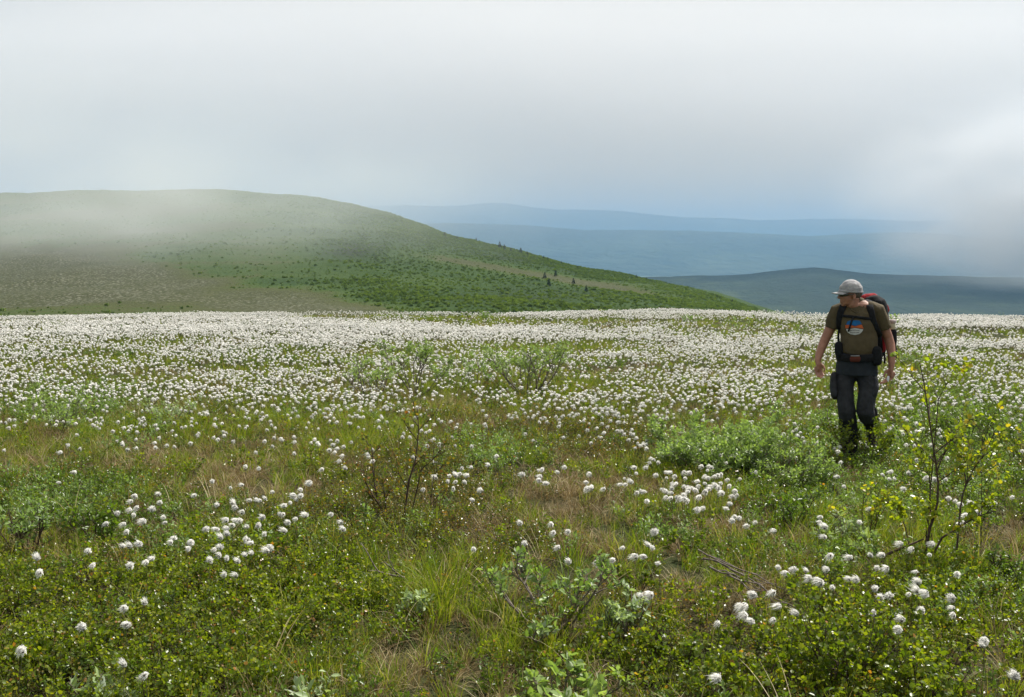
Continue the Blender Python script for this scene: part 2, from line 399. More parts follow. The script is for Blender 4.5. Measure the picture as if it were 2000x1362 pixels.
# ---------------------------------------------------------------- air
def vol_box(name, lo, hi, mat, **props):
    x0, y0, z0 = lo; x1, y1, z1 = hi
    V = [(x, y, z) for z in (z0, z1) for y in (y0, y1) for x in (x0, x1)]
    Fq = np.array([[0, 2, 3, 1], [4, 5, 7, 6], [0, 1, 5, 4], [2, 6, 7, 3], [0, 4, 6, 2], [1, 3, 7, 5]])
    return link(name, mk_mesh(name, V, [Fq], None, [mat]), **props)
mz, nt, N, L = new_mat('haze_air')
out = N.new('ShaderNodeOutputMaterial'); pv = N.new('ShaderNodeVolumePrincipled')
pv.inputs['Color'].default_value = (.27, .49, .75, 1); pv.inputs['Density'].default_value = HAZE_DENSITY = 1.45e-4
pv.inputs['Anisotropy'].default_value = 0.0
L.new(pv.outputs[0], out.inputs['Volume'])
vol_box('haze', (-26500, -2600, VALLEY_Z - 1), (26500, 15900, 660), mz, kind='stuff')

def fog(name, center, radii, density, color, nscale, seed, lo=.42, hi=.75, power=1.6, aniso=0.0, ystretch=1.0):
    m, nt, N, L = new_mat(name + '_vapour')
    out = N.new('ShaderNodeOutputMaterial'); pv = N.new('ShaderNodeVolumePrincipled')
    pv.inputs['Color'].default_value = (*color, 1); pv.inputs['Anisotropy'].default_value = aniso
    tc = N.new('ShaderNodeTexCoord')
    ln = N.new('ShaderNodeVectorMath'); ln.operation = 'LENGTH'; L.new(tc.outputs['Object'], ln.inputs[0])
    fo = N.new('ShaderNodeMapRange'); fo.interpolation_type = 'SMOOTHSTEP'
    fo.inputs[1].default_value = 1.0; fo.inputs[2].default_value = 0.15; fo.inputs[3].default_value = 0; fo.inputs[4].default_value = 1
    L.new(ln.outputs['Value'], fo.inputs[0])
    mp = N.new('ShaderNodeMapping'); mp.inputs['Location'].default_value = (seed, seed * 2, 0); mp.inputs['Scale'].default_value = (1, 1, ystretch)
    L.new(tc.outputs['Object'], mp.inputs[0])
    n = N.new('ShaderNodeTexNoise'); n.inputs['Scale'].default_value = nscale; n.inputs['Detail'].default_value = 3; n.inputs['Roughness'].default_value = .5
    L.new(mp.outputs[0], n.inputs['Vector'])
    nr = N.new('ShaderNodeMapRange'); nr.inputs[1].default_value = lo; nr.inputs[2].default_value = hi; nr.inputs[3].default_value = .12; nr.inputs[4].default_value = 1
    L.new(n.outputs['Fac'], nr.inputs[0])
    mu = N.new('ShaderNodeMath'); mu.operation = 'MULTIPLY'; L.new(fo.outputs[0], mu.inputs[0]); L.new(nr.outputs[0], mu.inputs[1])
    m2 = N.new('ShaderNodeMath'); m2.operation = 'MULTIPLY'; m2.inputs[1].default_value = density; L.new(mu.outputs[0], m2.inputs[0])
    L.new(m2.outputs[0], pv.inputs['Density']); L.new(pv.outputs[0], out.inputs['Volume'])
    bm = bmesh.new(); bmesh.ops.create_icosphere(bm, subdivisions=3, radius=1.0)
    me = bpy.data.meshes.new(name); bm.to_mesh(me); bm.free(); me.materials.append(m)
    o = link(name, me, kind='stuff'); o.location = center; o.scale = radii
    return o
def at(px, py, dist):
    r = ray(px, py); q = r / r[1]; return (q[0] * dist, dist, CAM_Z + q[2] * dist)
FOGS = []
FOGS.append(fog('fog_bank', at(1400, 180, 2600), (4800, 330, 440), .0066, (.975, .955, .94), 3.0, 7.0, lo=.30, hi=.65, ystretch=.6))
FOGS.append(fog('fog_bank', at(2170, 385, 1950), (600, 300, 270), .017, (.90, .905, .915), 3.4, 3.0, lo=.38, hi=.66))
FOGS.append(fog('fog_bank', at(285, 388, 345), (165, 235, 50), .0088, (.82, .86, .87), 2.6, 11.0, ystretch=.6))

# ---------------------------------------------------------------- bushes and small spruces on the left hill
LH_BVH = BVHTree.FromPolygons([tuple(v) for v in LHG.reshape(-1, 3)], [tuple(f.vertices) for f in bpy.data.objects['left_hill'].data.polygons])
def lh_z(x, y):
    h = LH_BVH.ray_cast(Vector((x, y, 400)), Vector((0, 0, -1)))[0]
    return h.z if h else None
# ================================================================ PLANTS
def basis(d, up):
    d = unit(d); s = np.cross(d, up); s = unit(s + 1e-9); n = np.cross(s, d); return d, s, n
LEAF_ROUND = np.array([(0, 0, 0), (-.36, .22, .10), (-.47, .62, .12), (0, 1, .0), (.47, .62, .12), (.36, .22, .10)])
LEAF_LANCE = np.array([(0, 0, 0), (-.17, .30, .06), (-.15, .70, .05), (0, 1, -.08), (.15, .70, .05), (.17, .30, .06)])
LEAF_F = np.array([[0, 3, 2, 1], [0, 5, 4, 3]])
def leaves_geo(tmpl, pos, dirs, ups, size):
    """batched leaf cards: (n,3) positions, leaf axis, facing, length"""
    d, s, n = basis(dirs, ups); size = np.asarray(size)[:, None, None]
    V = pos[:, None] + size * (s[:, None] * tmpl[None, :, :1] + d[:, None] * tmpl[None, :, 1:2] + n[:, None] * tmpl[None, :, 2:3])
    F = LEAF_F[None] + (np.arange(len(pos)) * len(tmpl))[:, None, None]
    return V.reshape(-1, 3), F.reshape(-1, 4)

def wander(rng, p, d, length, n, wob, trop):
    pts = [p]; d = np.array(d, float)
    for i in range(n):
        d = d + rng.normal(0, wob, 3) + np.array([0, 0, trop]); d = d / np.linalg.norm(d)
        p = p + d * length / n; pts.append(p)
    return np.array(pts)
def grow(seed, height, spread, mains, levels=2, kids=5, leafgap=.02, leafsize=.02, base_r=.006, wob=.18, trop=.05, lean=(0, 0), leaf_from=.25, polylines=None, kidlen=.5, flat=0.3, hmin=.6):
    """returns (stems Acc geometry list, leaf arrays)"""
    rng = np.random.default_rng(seed)
    stems = []; LP = []; LD = []; LU = []; LS = []
    def leaves_on(pts, f0):
        seg = np.linalg.norm(np.diff(pts, axis=0), axis=1); tot = seg.sum(); n = max(2, int(tot * (1 - f0) / leafgap))
        cum = np.concatenate([[0], np.cumsum(seg)])
        for k in range(n):
            s = tot * (f0 + (1 - f0) * (k + rng.random() * .6) / n); i = min(np.searchsorted(cum, s) - 1, len(pts) - 2); i = max(i, 0)
            q = pts[i] + (pts[i + 1] - pts[i]) * ((s - cum[i]) / max(seg[i], 1e-6))
            ax = unit(pts[i + 1] - pts[i])
            r = rng.normal(0, 1, 3); r = r - ax * (r @ ax); r = r / np.linalg.norm(r)
            d = ax * rng.uniform(.2, .8) + r * 1.0 + np.array([0, 0, .25]); LP.append(q); LD.append(d / np.linalg.norm(d))
            u = np.array([0, 0, 1.0]) * (1 - flat) + rng.normal(0, .55, 3); LU.append(u / np.linalg.norm(u)); LS.append(leafsize * rng.uniform(.65, 1.2))
    def branch(pts, r, lvl):
        n = len(pts); stems.append((pts, np.linspace(r, r * .35, n), lvl))
        L = np.linalg.norm(np.diff(pts, axis=0), axis=1).sum()
        if lvl >= levels: leaves_on(pts, .05); return
        if lvl >= levels - 1: leaves_on(pts, .45)
        for k in range(kids if lvl else kids + 1):
            f = rng.uniform(leaf_from, .95); x = f * (n - 1); i = int(min(x, n - 2)); p = pts[i] + (pts[i + 1] - pts[i]) * (x - i)
            ax = unit(pts[i + 1] - pts[i]); q = rng.normal(0, 1, 3); q = q - ax * (q @ ax); q = q / np.linalg.norm(q); q[2] = abs(q[2]) * .6
            d = ax * .7 + q * .8; d = d / np.linalg.norm(d)
            branch(wander(rng, p, d, L * kidlen * (1.15 - f * .6) * rng.uniform(.7, 1.2), 5, wob, trop), r * .5, lvl + 1)
    if polylines is not None:
        for pts, r in polylines: branch(np.array(pts, float), r, 0)
    else:
        for k in range(mains):
            a = k * 2.399 + rng.uniform(-.4, .4); ra = spread * rng.uniform(.3, 1.0)
            tgt = np.array([math.cos(a) * ra + lean[0], math.sin(a) * ra + lean[1], height * rng.uniform(hmin, 1.05)])
            L = np.linalg.norm(tgt); p0 = np.array([math.cos(a), math.sin(a), 0]) * spread * .12
            d0 = tgt / L
            branch(wander(rng, p0, d0 * .9 + np.array([0, 0, -.05]), L, 7, wob * .7, trop), base_r * rng.uniform(.7, 1.1), 0)
    return stems, (np.array(LP), np.array(LD), np.array(LU), np.array(LS))
def stems_acc(stems, acc=None, sides=(5, 4, 3), mat=0):
    acc = acc or Acc()
    for pts, r, lvl in stems:
        v, f = tube(pts, r, sides[min(lvl, 2)], cap=False); acc.add(v, f, .5, mat)
    return acc

# ---------------------------------------------------------------- small plants used many times over (meadow cover)
def blades(rng, n, h, w, spread, curl, tint, tsd, segs=4, lean=(0, 0)):
    a = Acc()
    for i in range(n):
        th = rng.uniform(0, 2 * math.pi); r = spread * math.sqrt(rng.random())
        p = np.array([math.cos(th) * r, math.sin(th) * r, -.02]); hh = h * rng.uniform(.55, 1.15)
        out = np.array([math.cos(th), math.sin(th), 0]) * rng.uniform(.1, .6) + np.array([*rng.normal(0, .25, 2), 0]) + np.array([lean[0], lean[1], 0])
        t = np.linspace(0, 1, segs + 1); c = curl * rng.uniform(.3, 1.3)
        P = p + out[None] * (hh * (t ** 1.6) * (.45 + c))[:, None] + np.array([0, 0, 1.0]) * (hh * (t - c * .75 * t ** 2.4))[:, None]
        side = np.array([-math.sin(th + rng.normal(0, .8)), math.cos(th), 0]); side = side / np.linalg.norm(side)
        wd = (w * rng.uniform(.7, 1.2) * (1 - t ** 1.5) + w * .12)[:, None]
        V = np.stack([P - side * wd / 2, P + side * wd / 2], 1).reshape(-1, 3)
        k = np.arange(segs) * 2
        a.add(V, [np.stack([k, k + 1, k + 3, k + 2], -1)], np.clip(rng.normal(tint, tsd) + .12 * np.repeat(t, 2), 0, 1))
    return a
PROTO = {}
def proto(kind, mesh):
    o = bpy.data.objects.new(mesh.name, mesh); PROTO.setdefault(kind, []).append(o)
for k in range(6):
    r = np.random.default_rng(100 + k); proto('grass', blades(r, 46, .19, .0034, .05, .35 + .1 * (k % 3), .42, .17).mesh('grass_tuft', [M_GRASS]))
for k in range(4):
    r = np.random.default_rng(140 + k); proto('grassfar', blades(r, 26, .20, .009, .12, .4, .45, .18, 3).mesh('grass_tuft', [M_GRASS]))
for k in range(5):
    r = np.random.default_rng(160 + k); proto('straw', blades(r, 52, .17, .0030, .07, .75 + .1 * (k % 3), .42, .2).mesh('straw_tuft', [M_STRAW]))
for k in range(3):
    r = np.random.default_rng(180 + k); proto('strawfar', blades(r, 30, .16, .009, .13, .8, .4, .2, 3).mesh('straw_tuft', [M_STRAW]))
for k in range(4):
    r = np.random.default_rng(190 + k); proto('arc', blades(r, 5, .42, .0042, .03, .7, .72, .15, 7).mesh('straw_blade', [M_STRAW]))
def sprig(seed, h, spread, mains, leaf, gap, tmpl, mats, kids=3, levels=1, base_r=.0018, trop=.08, flat=.3):
    st, (lp, ld, lu, ls) = grow(seed, h, spread, mains, levels, kids, gap, leaf, base_r, .2, trop, leaf_from=.2, kidlen=.55, flat=flat)
    a = stems_acc(st, sides=(3, 3, 3), mat=1)
    V, Fq = leaves_geo(tmpl, lp, ld, lu, ls)
    rng = np.random.default_rng(seed); a.add(V, [Fq], np.repeat(np.clip(rng.normal(.45, .2, len(lp)), 0, 1), len(tmpl)), 0)
    return a.mesh('leafy_sprig', mats)
for k in range(6): proto('birch', sprig(200 + k, .15, .10, 3, .0165, .011, LEAF_ROUND, [M_BIRCH, M_BARK]))
for k in range(4): proto('rust', sprig(220 + k, .14, .09, 3, .011, .011, LEAF_ROUND, [M_RUST, M_BARK], kids=4))
for k in range(5): proto('herb', sprig(240 + k, .12, .10, 3, .019, .012, LEAF_LANCE * np.array([1.5, 1, 1]), [M_HERB, M_BARK]))
for k in range(3): proto('willowsprig', sprig(260 + k, .17, .10, 3, .027, .013, LEAF_LANCE * np.array([1.2, 1, 1]), [M_WILLOW, M_BARKG]))
for k in range(3): proto('leaffar', sprig(280 + k, .18, .18, 4, .035, .028, LEAF_ROUND, [M_HERB, M_BARK]))

def cotton_head(seed, nf, far=False):
    rng = np.random.default_rng(seed); a = Acc()
    R = .0195
    bm = bmesh.new(); bmesh.ops.create_icosphere(bm, subdivisions=1 if far else 2, radius=1)
    V = np.array([v.co[:] for v in bm.verts]); Fq = np.array([[v.index for v in f.verts] for f in bm.faces]); bm.free()
    V2 = V * (R * (.78 if far else .52)) * (1 + rng.normal(0, .12, (len(V), 1))) * np.array([1, 1, .88]) + np.array([0, 0, .006])
    a.add(V2, [Fq], .5, 0)
    # wool fibres
    d = unit(rng.normal(0, 1, (nf, 3)) + np.array([0, 0, .25])); L = R * rng.uniform(.75, 1.32, nf)[:, None]
    if not far:      # lopsided: more and longer wool on one side, a tuft breaking away
        side = unit(np.array([rng.normal(), rng.normal(), rng.normal() * .5])); k = d @ side; L = L * (1 + .22 * k[:, None]); L[rng.random(nf) < .08] *= 1.3
    s = unit(np.cross(d, rng.normal(0, 1, (nf, 3)))) * (.0042 if far else .0015)
    c = np.array([0, 0, .004]); wind = np.array([-.0055, .001, -.003]) * rng.uniform(.2, 2.0)
    p0 = c + d * R * .35; tip = c + d * L + wind * (L / R) ** 2
    V = np.stack([p0 - s * .6, p0 + s * .6, c + d * L * .72 + s, tip, c + d * L * .72 - s], 1).reshape(-1, 3)
    i = np.arange(nf)[:, None] * 5; a.add(V, [i + np.array([[0, 1, 2, 3, 4]])], .5, 0)
    # dark spikelet at the bottom, showing through a gap in the wool
    k = V2[:12] if far else V2[:42]
    sp = unit(V_ICO) * .0062 * np.array([1, 1, 1.1]) + np.array([-.001, -.0085, -.0045])
    a.add(sp, [F_ICO], .5, 1)
    return a
bm = bmesh.new(); bmesh.ops.create_icosphere(bm, subdivisions=1, radius=1)
V_ICO = np.array([v.co[:] for v in bm.verts]); F_ICO = np.array([[v.index for v in f.verts] for f in bm.faces]); bm.free()
HEADS = [cotton_head(300 + k, [260, 190, 230, 150, 300, 210, 170, 240][k]).mesh('seed_head', [M_COTTON, M_SPIKE]) for k in range(8)]
M_STEM = leaf_mat('cotton_grass_stem', [(0, (.06, .08, .025)), (1, (.14, .13, .06))], .6, .1, .3)
STEM_H = .26
def stem_mesh(seed):
    r = np.random.default_rng(seed); pts = wander(r, np.array([0, 0, -STEM_H]), (r.normal(0, .08), r.normal(0, .08), 1), STEM_H, 5, .05, .1)
    pts = pts - pts[-1]; pts[:, :2] *= 1; v, f = tube(pts, np.linspace(.0016, .0011, len(pts)), 4); a = Acc(); a.add(v, f, .5); return a.mesh('stem', [M_STEM])
STEMS = [stem_mesh(330 + k) for k in range(4)]
for k in range(4):      # far flower: head and stem in one small mesh, origin at the head
    a = cotton_head(350 + k, 26, True); v, f = tube([(0, 0, 0), (.01, 0, -.11), (.0, 0, -.22)], .0018, 3, False); a.add(v, f, .5, 2)
    proto('cottonfar', a.mesh('cotton_grass', [M_COTTON, M_SPIKE, M_STEM]))
for k in range(3):
    a = cotton_head(360 + k, 110, False); v, f = tube([(0, 0, 0), (.01, 0, -.11), (.0, 0, -.24)], .0015, 3, False); a.add(v, f, .5, 2)
    proto('cottonmid', a.mesh('cotton_grass', [M_COTTON, M_SPIKE, M_STEM]))

def proto_coll(kind):
    c = bpy.data.collections.new(kind + '_plants')
    for o in PROTO[kind]: c.objects.link(o)
    return c
def scatter(name, kind, P, scale, tilt=.18, rz=None, stretch=None):
    """one object of kind 'stuff' whose points carry copies of the small plants"""
    n = len(P)
    if n == 0: return
    me = bpy.data.meshes.new(name); me.vertices.add(n); me.vertices.foreach_set('co', np.asarray(P, np.float32).ravel())
    rot = np.stack([RNG.normal(0, tilt, n), RNG.normal(0, tilt, n), RNG.uniform(0, 6.283, n) if rz is None else rz], 1).astype(np.float32)
    a = me.attributes.new('rot', 'FLOAT_VECTOR', 'POINT'); a.data.foreach_set('vector', rot.ravel())
    s = np.asarray(scale, np.float32) if np.ndim(scale) == 2 else np.repeat(np.asarray(scale, np.float32)[:, None] if np.ndim(scale) else np.full((n, 1), scale, np.float32), 3, 1)
    if stretch is not None: s = s * stretch
    a = me.attributes.new('size', 'FLOAT_VECTOR', 'POINT'); a.data.foreach_set('vector', np.ascontiguousarray(s, np.float32).ravel())
    a = me.attributes.new('pick', 'INT', 'POINT'); a.data.foreach_set('value', RNG.integers(0, len(PROTO[kind]), n).astype(np.int32))
    o = link(name, me, kind='stuff')
    g = bpy.data.node_groups.new(name + '_scatter', 'GeometryNodeTree')
    g.interface.new_socket('Geometry', in_out='INPUT', socket_type='NodeSocketGeometry'); g.interface.new_socket('Geometry', in_out='OUTPUT', socket_type='NodeSocketGeometry')
    N = g.nodes; L = g.links
    gi = N.new('NodeGroupInput'); go = N.new('NodeGroupOutput'); ip = N.new('GeometryNodeInstanceOnPoints')
    ci = N.new('GeometryNodeCollectionInfo'); ci.inputs[0].default_value = proto_coll(kind); ci.inputs[1].default_value = True; ci.inputs[2].default_value = True
    def attr(nm, ty):
        q = N.new('GeometryNodeInputNamedAttribute'); q.data_type = ty; q.inputs[0].default_value = nm; return q.outputs[0]
    er = N.new('FunctionNodeEulerToRotation'); L.new(attr('rot', 'FLOAT_VECTOR'), er.inputs[0])
    L.new(gi.outputs[0], ip.inputs['Points']); L.new(ci.outputs[0], ip.inputs['Instance']); ip.inputs['Pick Instance'].default_value = True
    L.new(attr('pick', 'INT'), ip.inputs['Instance Index']); L.new(er.outputs[0], ip.inputs['Rotation']); L.new(attr('size', 'FLOAT_VECTOR'), ip.inputs['Scale'])
    L.new(ip.outputs[0], go.inputs[0])
    md = o.modifiers.new('scatter', 'NODES'); md.node_group = g
    return o

# ---------------------------------------------------------------- where things grow (patches of the meadow, told by where the photo shows them)
def ell(U, V, items):
    m = np.zeros_like(U)
    for it in items:
        cx, cy_, rx, ry = it[:4]; w = it[4] if len(it) > 4 else 1
        q = ((U - cx) / rx) ** 2 + ((V - cy_) / ry) ** 2
        m = np.maximum(m, w * np.exp(-q ** 1.5))
    return m
DRY = [(60, 855, 110, 28, .8), (250, 905, 300, 42, .8), (430, 940, 160, 40), (540, 975, 100, 40), (1130, 960, 130, 50), (1190, 1040, 140, 45), (1450, 1030, 130, 70, .9), (1560, 1065, 110, 40, .8), (870, 1030, 100, 40, .5), (1340, 1140, 100, 40, .9), (1480, 1175, 90, 45),
       (860, 1300, 230, 80, .9), (720, 1320, 140, 60, .9), (1950, 1320, 90, 60), (1970, 1100, 60, 70), (880, 795, 90, 28, .8), (320, 805, 80, 14, .6), (1595, 815, 60, 30), (850, 850, 60, 35), (80, 1080, 90, 40, .6), (1340, 1180, 60, 40), (1100, 1330, 90, 40, .4), (1000, 1250, 120, 50, .7), (500, 870, 160, 24, .5), (300, 810, 60, 14, .6)]
BIRCH = [(250, 1230, 400, 120), (100, 1330, 300, 90), (1600, 1310, 420, 110), (1800, 1190, 200, 60, .7), (620, 1170, 120, 70, .7), (1300, 1290, 150, 80), (430, 1130, 180, 50, .8), (1560, 1200, 160, 50, .6)]
RUST = [(760, 1010, 260, 110), (800, 930, 130, 70), (1150, 872, 200, 40, .8), (500, 1150, 160, 60, .5), (1000, 860, 200, 40, .7), (1250, 1210, 120, 40, .5)]
HERB = [(1750, 880, 220, 40), (1900, 830, 140, 60), (1900, 960, 130, 70), (1560, 1000, 120, 80), (1700, 1000, 100, 60, .7), (600, 1060, 200, 40, .5), (150, 990, 170, 50), (300, 1010, 160, 40, .6), (960, 900, 120, 40, .6), (1300, 1060, 100, 40, .7), (1900, 1190, 120, 60, .7), (120, 800, 160, 40, .6), (1640, 830, 60, 50), (350, 1090, 150, 30, .6)]
GREEN = [(780, 1120, 200, 80), (900, 1180, 140, 120), (1620, 1050, 180, 80), (1850, 1100, 120, 90), (1150, 1150, 140, 80), (560, 1280, 100, 100), (1380, 960, 160, 60), (700, 860, 160, 40), (300, 860, 300, 30, .6)]

def ground_points(dens, y0, y1, margin=1.12, seed=0):
    """uniform points per square metre in a band of the meadow wedge"""
    r = np.random.default_rng(seed); half = y1 * .52 * margin + 2.3; n = int(dens * (y1 - y0) * 2 * half)
    y = r.uniform(y0, y1, n); x = r.uniform(-half, half, n); k = np.abs(x) < y * .515 * margin + 2.2; x, y = x[k], y[k]
    z = gz(x, y); U, V = project(x, y, z); return x, y, z, U, V, r
def keep(P, prob, r):
    x, y, z, U, V = P; k = r.random(len(x)) < prob; return x[k], y[k], z[k], U[k], V[k]
def S(*a): return np.stack(a, -1)

def meadow():
    tot = 0
    G = {k: [] for k in ('grass', 'straw', 'birch', 'rust', 'herb', 'willowsprig', 'arc', 'grassfar', 'strawfar', 'leaffar')}
    def put(kind, P, sc, tl=None):
        x, y, z, U, V = P[:5]; G[kind].append((S(x, y, z), sc))
    # near: 3 - 9 m
    for (y0, y1, dn, sd) in ((2.6, 5.5, 1.0, 1), (5.5, 10, .72, 2), (10, 17, .42, 3)):
        gs = {1: 1.0, 2: 1.12, 3: 1.35}[sd]
        x, y, z, U, V, r = ground_points(105 * dn, y0, y1, seed=10 + sd)
        nz = fbm(x * 1.3, y * 1.3, 3); nz2 = fbm(x * .8 + 30, y * .8, 3)
        dry = np.maximum(ell(U, V, DRY), .8 * sstep(.58, .70, nz)); bir = ell(U, V, BIRCH); rus = ell(U, V, RUST); her = np.maximum(ell(U, V, HERB), .8 * sstep(.60, .70, nz2)); grn = ell(U, V, GREEN)
        leafy = np.maximum(np.maximum(bir, rus), her)
        P = (x, y, z, U, V)
        pg = np.clip(.68 + .4 * grn - .72 * leafy - .38 * dry, .12, 1)
        q = keep(P, pg, r); put('grass', q, gs * r.uniform(.6, 1.15, len(q[0])) * (1 + .35 * ell(q[3], q[4], GREEN)))
        x, y, z, U, V, r = ground_points(80 * dn, y0, y1, seed=20 + sd)
        nz = fbm(x * 1.3, y * 1.3, 3); dry = np.maximum(ell(U, V, DRY), .9 * sstep(.57, .68, nz)); leafy = np.maximum(ell(U, V, BIRCH), ell(U, V, HERB))
        q = keep((x, y, z, U, V), np.clip(.20 + .75 * dry - .45 * leafy, .05, 1), r); put('straw', q, gs * r.uniform(.6, 1.25, len(q[0])))
        for kind, items, dens, base, sc in (('birch', BIRCH, 230, .03, 1.0), ('rust', RUST, 170, .12, 1.0), ('herb', HERB, 170, .05, 1.0), ('willowsprig', HERB, 60, .02, .9)):
            x, y, z, U, V, r = ground_points(dens * dn, y0, y1, seed=30 + sd * 7 + len(kind))
            nz = fbm(x * 1.1 + 50 + len(kind) * 7, y * 1.1, 3)
            pr = np.clip(ell(U, V, items) * (.55 + .9 * sstep(.42, .58, nz)) + base + (.35 if kind == 'herb' else .15) * sstep(.6, .68, nz), 0, 1) * (1 - .75 * ell(U, V, DRY))
            q = keep((x, y, z, U, V), pr, r); put(kind, q, sc * gs * r.uniform(.6, 1.2, len(q[0])))
        x, y, z, U, V, r = ground_points(7 * dn, y0, y1, seed=70 + sd)
        q = keep((x, y, z, U, V), np.clip(.35 + .6 * ell(U, V, DRY), 0, 1), r); put('arc', q, r.uniform(.5, 1.1, len(q[0])))
    # farther meadow
    for (y0, y1, dn, sd) in ((17, 30, 14, 1), (30, 64, 4.5, 2)):
        gs = {1: np.array([[1.2, 1.2, .85]]), 2: np.array([[1.5, 1.5, .8]])}[sd]
        x, y, z, U, V, r = ground_points(dn, y0, y1, seed=80 + sd); nz = fbm(x * .5, y * .5, 3)
        q = keep((x, y, z, U, V), np.where(nz < .58, .9, .4), r); put('grassfar', q, gs * r.uniform(.7, 1.2, (len(q[0]), 1)))
        q = keep((x, y, z, U, V), .08 + .5 * sstep(.55, .66, nz), r); put('strawfar', q, gs * r.uniform(.7, 1.2, (len(q[0]), 1)))
        nz = fbm(x * .35 + 70, y * .35, 3)
        q = keep((x, y, z, U, V), .05 + .5 * sstep(.56, .64, nz), r); put('leaffar', q, gs * r.uniform(.5, 1.0, (len(q[0]), 1)))
    names = dict(grass='green_grass', straw='dry_grass', birch='dwarf_birch_cover', rust='bronze_birch_cover', herb='low_leafy_cover', willowsprig='low_willow_cover', arc='loose_straw', grassfar='distant_grass', strawfar='distant_dry_grass', leaffar='distant_leafy_cover')
    for kind, lst in G.items():
        P = np.concatenate([a for a, b in lst]); s = np.concatenate([b for a, b in lst]); tot += len(P)
        scatter(names[kind], kind, P, s)
        print('cover', kind, len(P))
meadow()

# ---------------------------------------------------------------- hillside bushes (a mass nobody could count) and the single small spruces on the skyline
M_BUSH = leaf_mat('hill_bush_leaf', [(0.0, (.045, .08, .018)), (.5, (.08, .125, .026)), (1.0, (.12, .165, .04))], .8, .40, .1)
M_BUSHL = leaf_mat('hill_willow_leaf', [(0.0, (.07, .12, .025)), (.5, (.115, .17, .035)), (1.0, (.16, .21, .055))], .8, .40, .1)
M_SPRUCE = leaf_mat('spruce_needles', [(0.0, (.010, .020, .010)), (1.0, (.03, .05, .02))], .9, .1, .1)
def bush_mesh(seed, mat, tall=1.0):
    r = np.random.default_rng(seed); n = 130; a = Acc()
    c = unit(r.normal(0, 1, (7, 3))) * .45; c[:, 2] = np.abs(c[:, 2]) * tall + .25
    p = c[r.integers(0, 7, n)] + r.normal(0, .24, (n, 3)) * np.array([1.2, 1.2, .8 * tall]); p[:, 2] = np.abs(p[:, 2])
    V, Fq = leaves_geo(LEAF_ROUND, p, unit(r.normal(0, 1, (n, 3))), unit(r.normal(0, 1, (n, 3)) + [0, 0, .6]), r.uniform(.25, .5, n))
    a.add(V, [Fq], np.repeat(np.clip(r.normal(.45, .2, n), 0, 1), 6)); return a.mesh('bush', [mat])
for k in range(4): proto('hillbush', bush_mesh(500 + k, M_BUSH))
for k in range(3): proto('hillwillow', bush_mesh(510 + k, M_BUSHL, .8))
def spruce_parts(seed, h=1.0):
    r = np.random.default_rng(seed); a = Acc(); n = 150
    t = r.random(n) ** .8; rad = .24 * (1 - t) ** .8 * r.uniform(.5, 1.1, n); th = r.uniform(0, 6.283, n)
    p = np.stack([np.cos(th) * rad, np.sin(th) * rad, .06 + t * .92], 1)
    d = np.stack([np.cos(th), np.sin(th), -.25 + 0 * th], 1)
    V, Fq = leaves_geo(LEAF_LANCE * np.array([1.6, 1, 1]), p - d * rad[:, None] * .6, unit(d), unit(r.normal(0, .3, (n, 3)) + [0, 0, 1]), .10 + .16 * (1 - t))
    a.add(V, [Fq], np.repeat(np.clip(r.normal(.45, .25, n), 0, 1), 6)); crown = a.mesh('crown', [M_SPRUCE])
    v, f = tube([(0, 0, -.15), (0, 0, .5), (0, 0, 1)], [.022, .014, .003], 5); b = Acc(); b.add(v, f); return crown, b.mesh('trunk', [M_BARK])
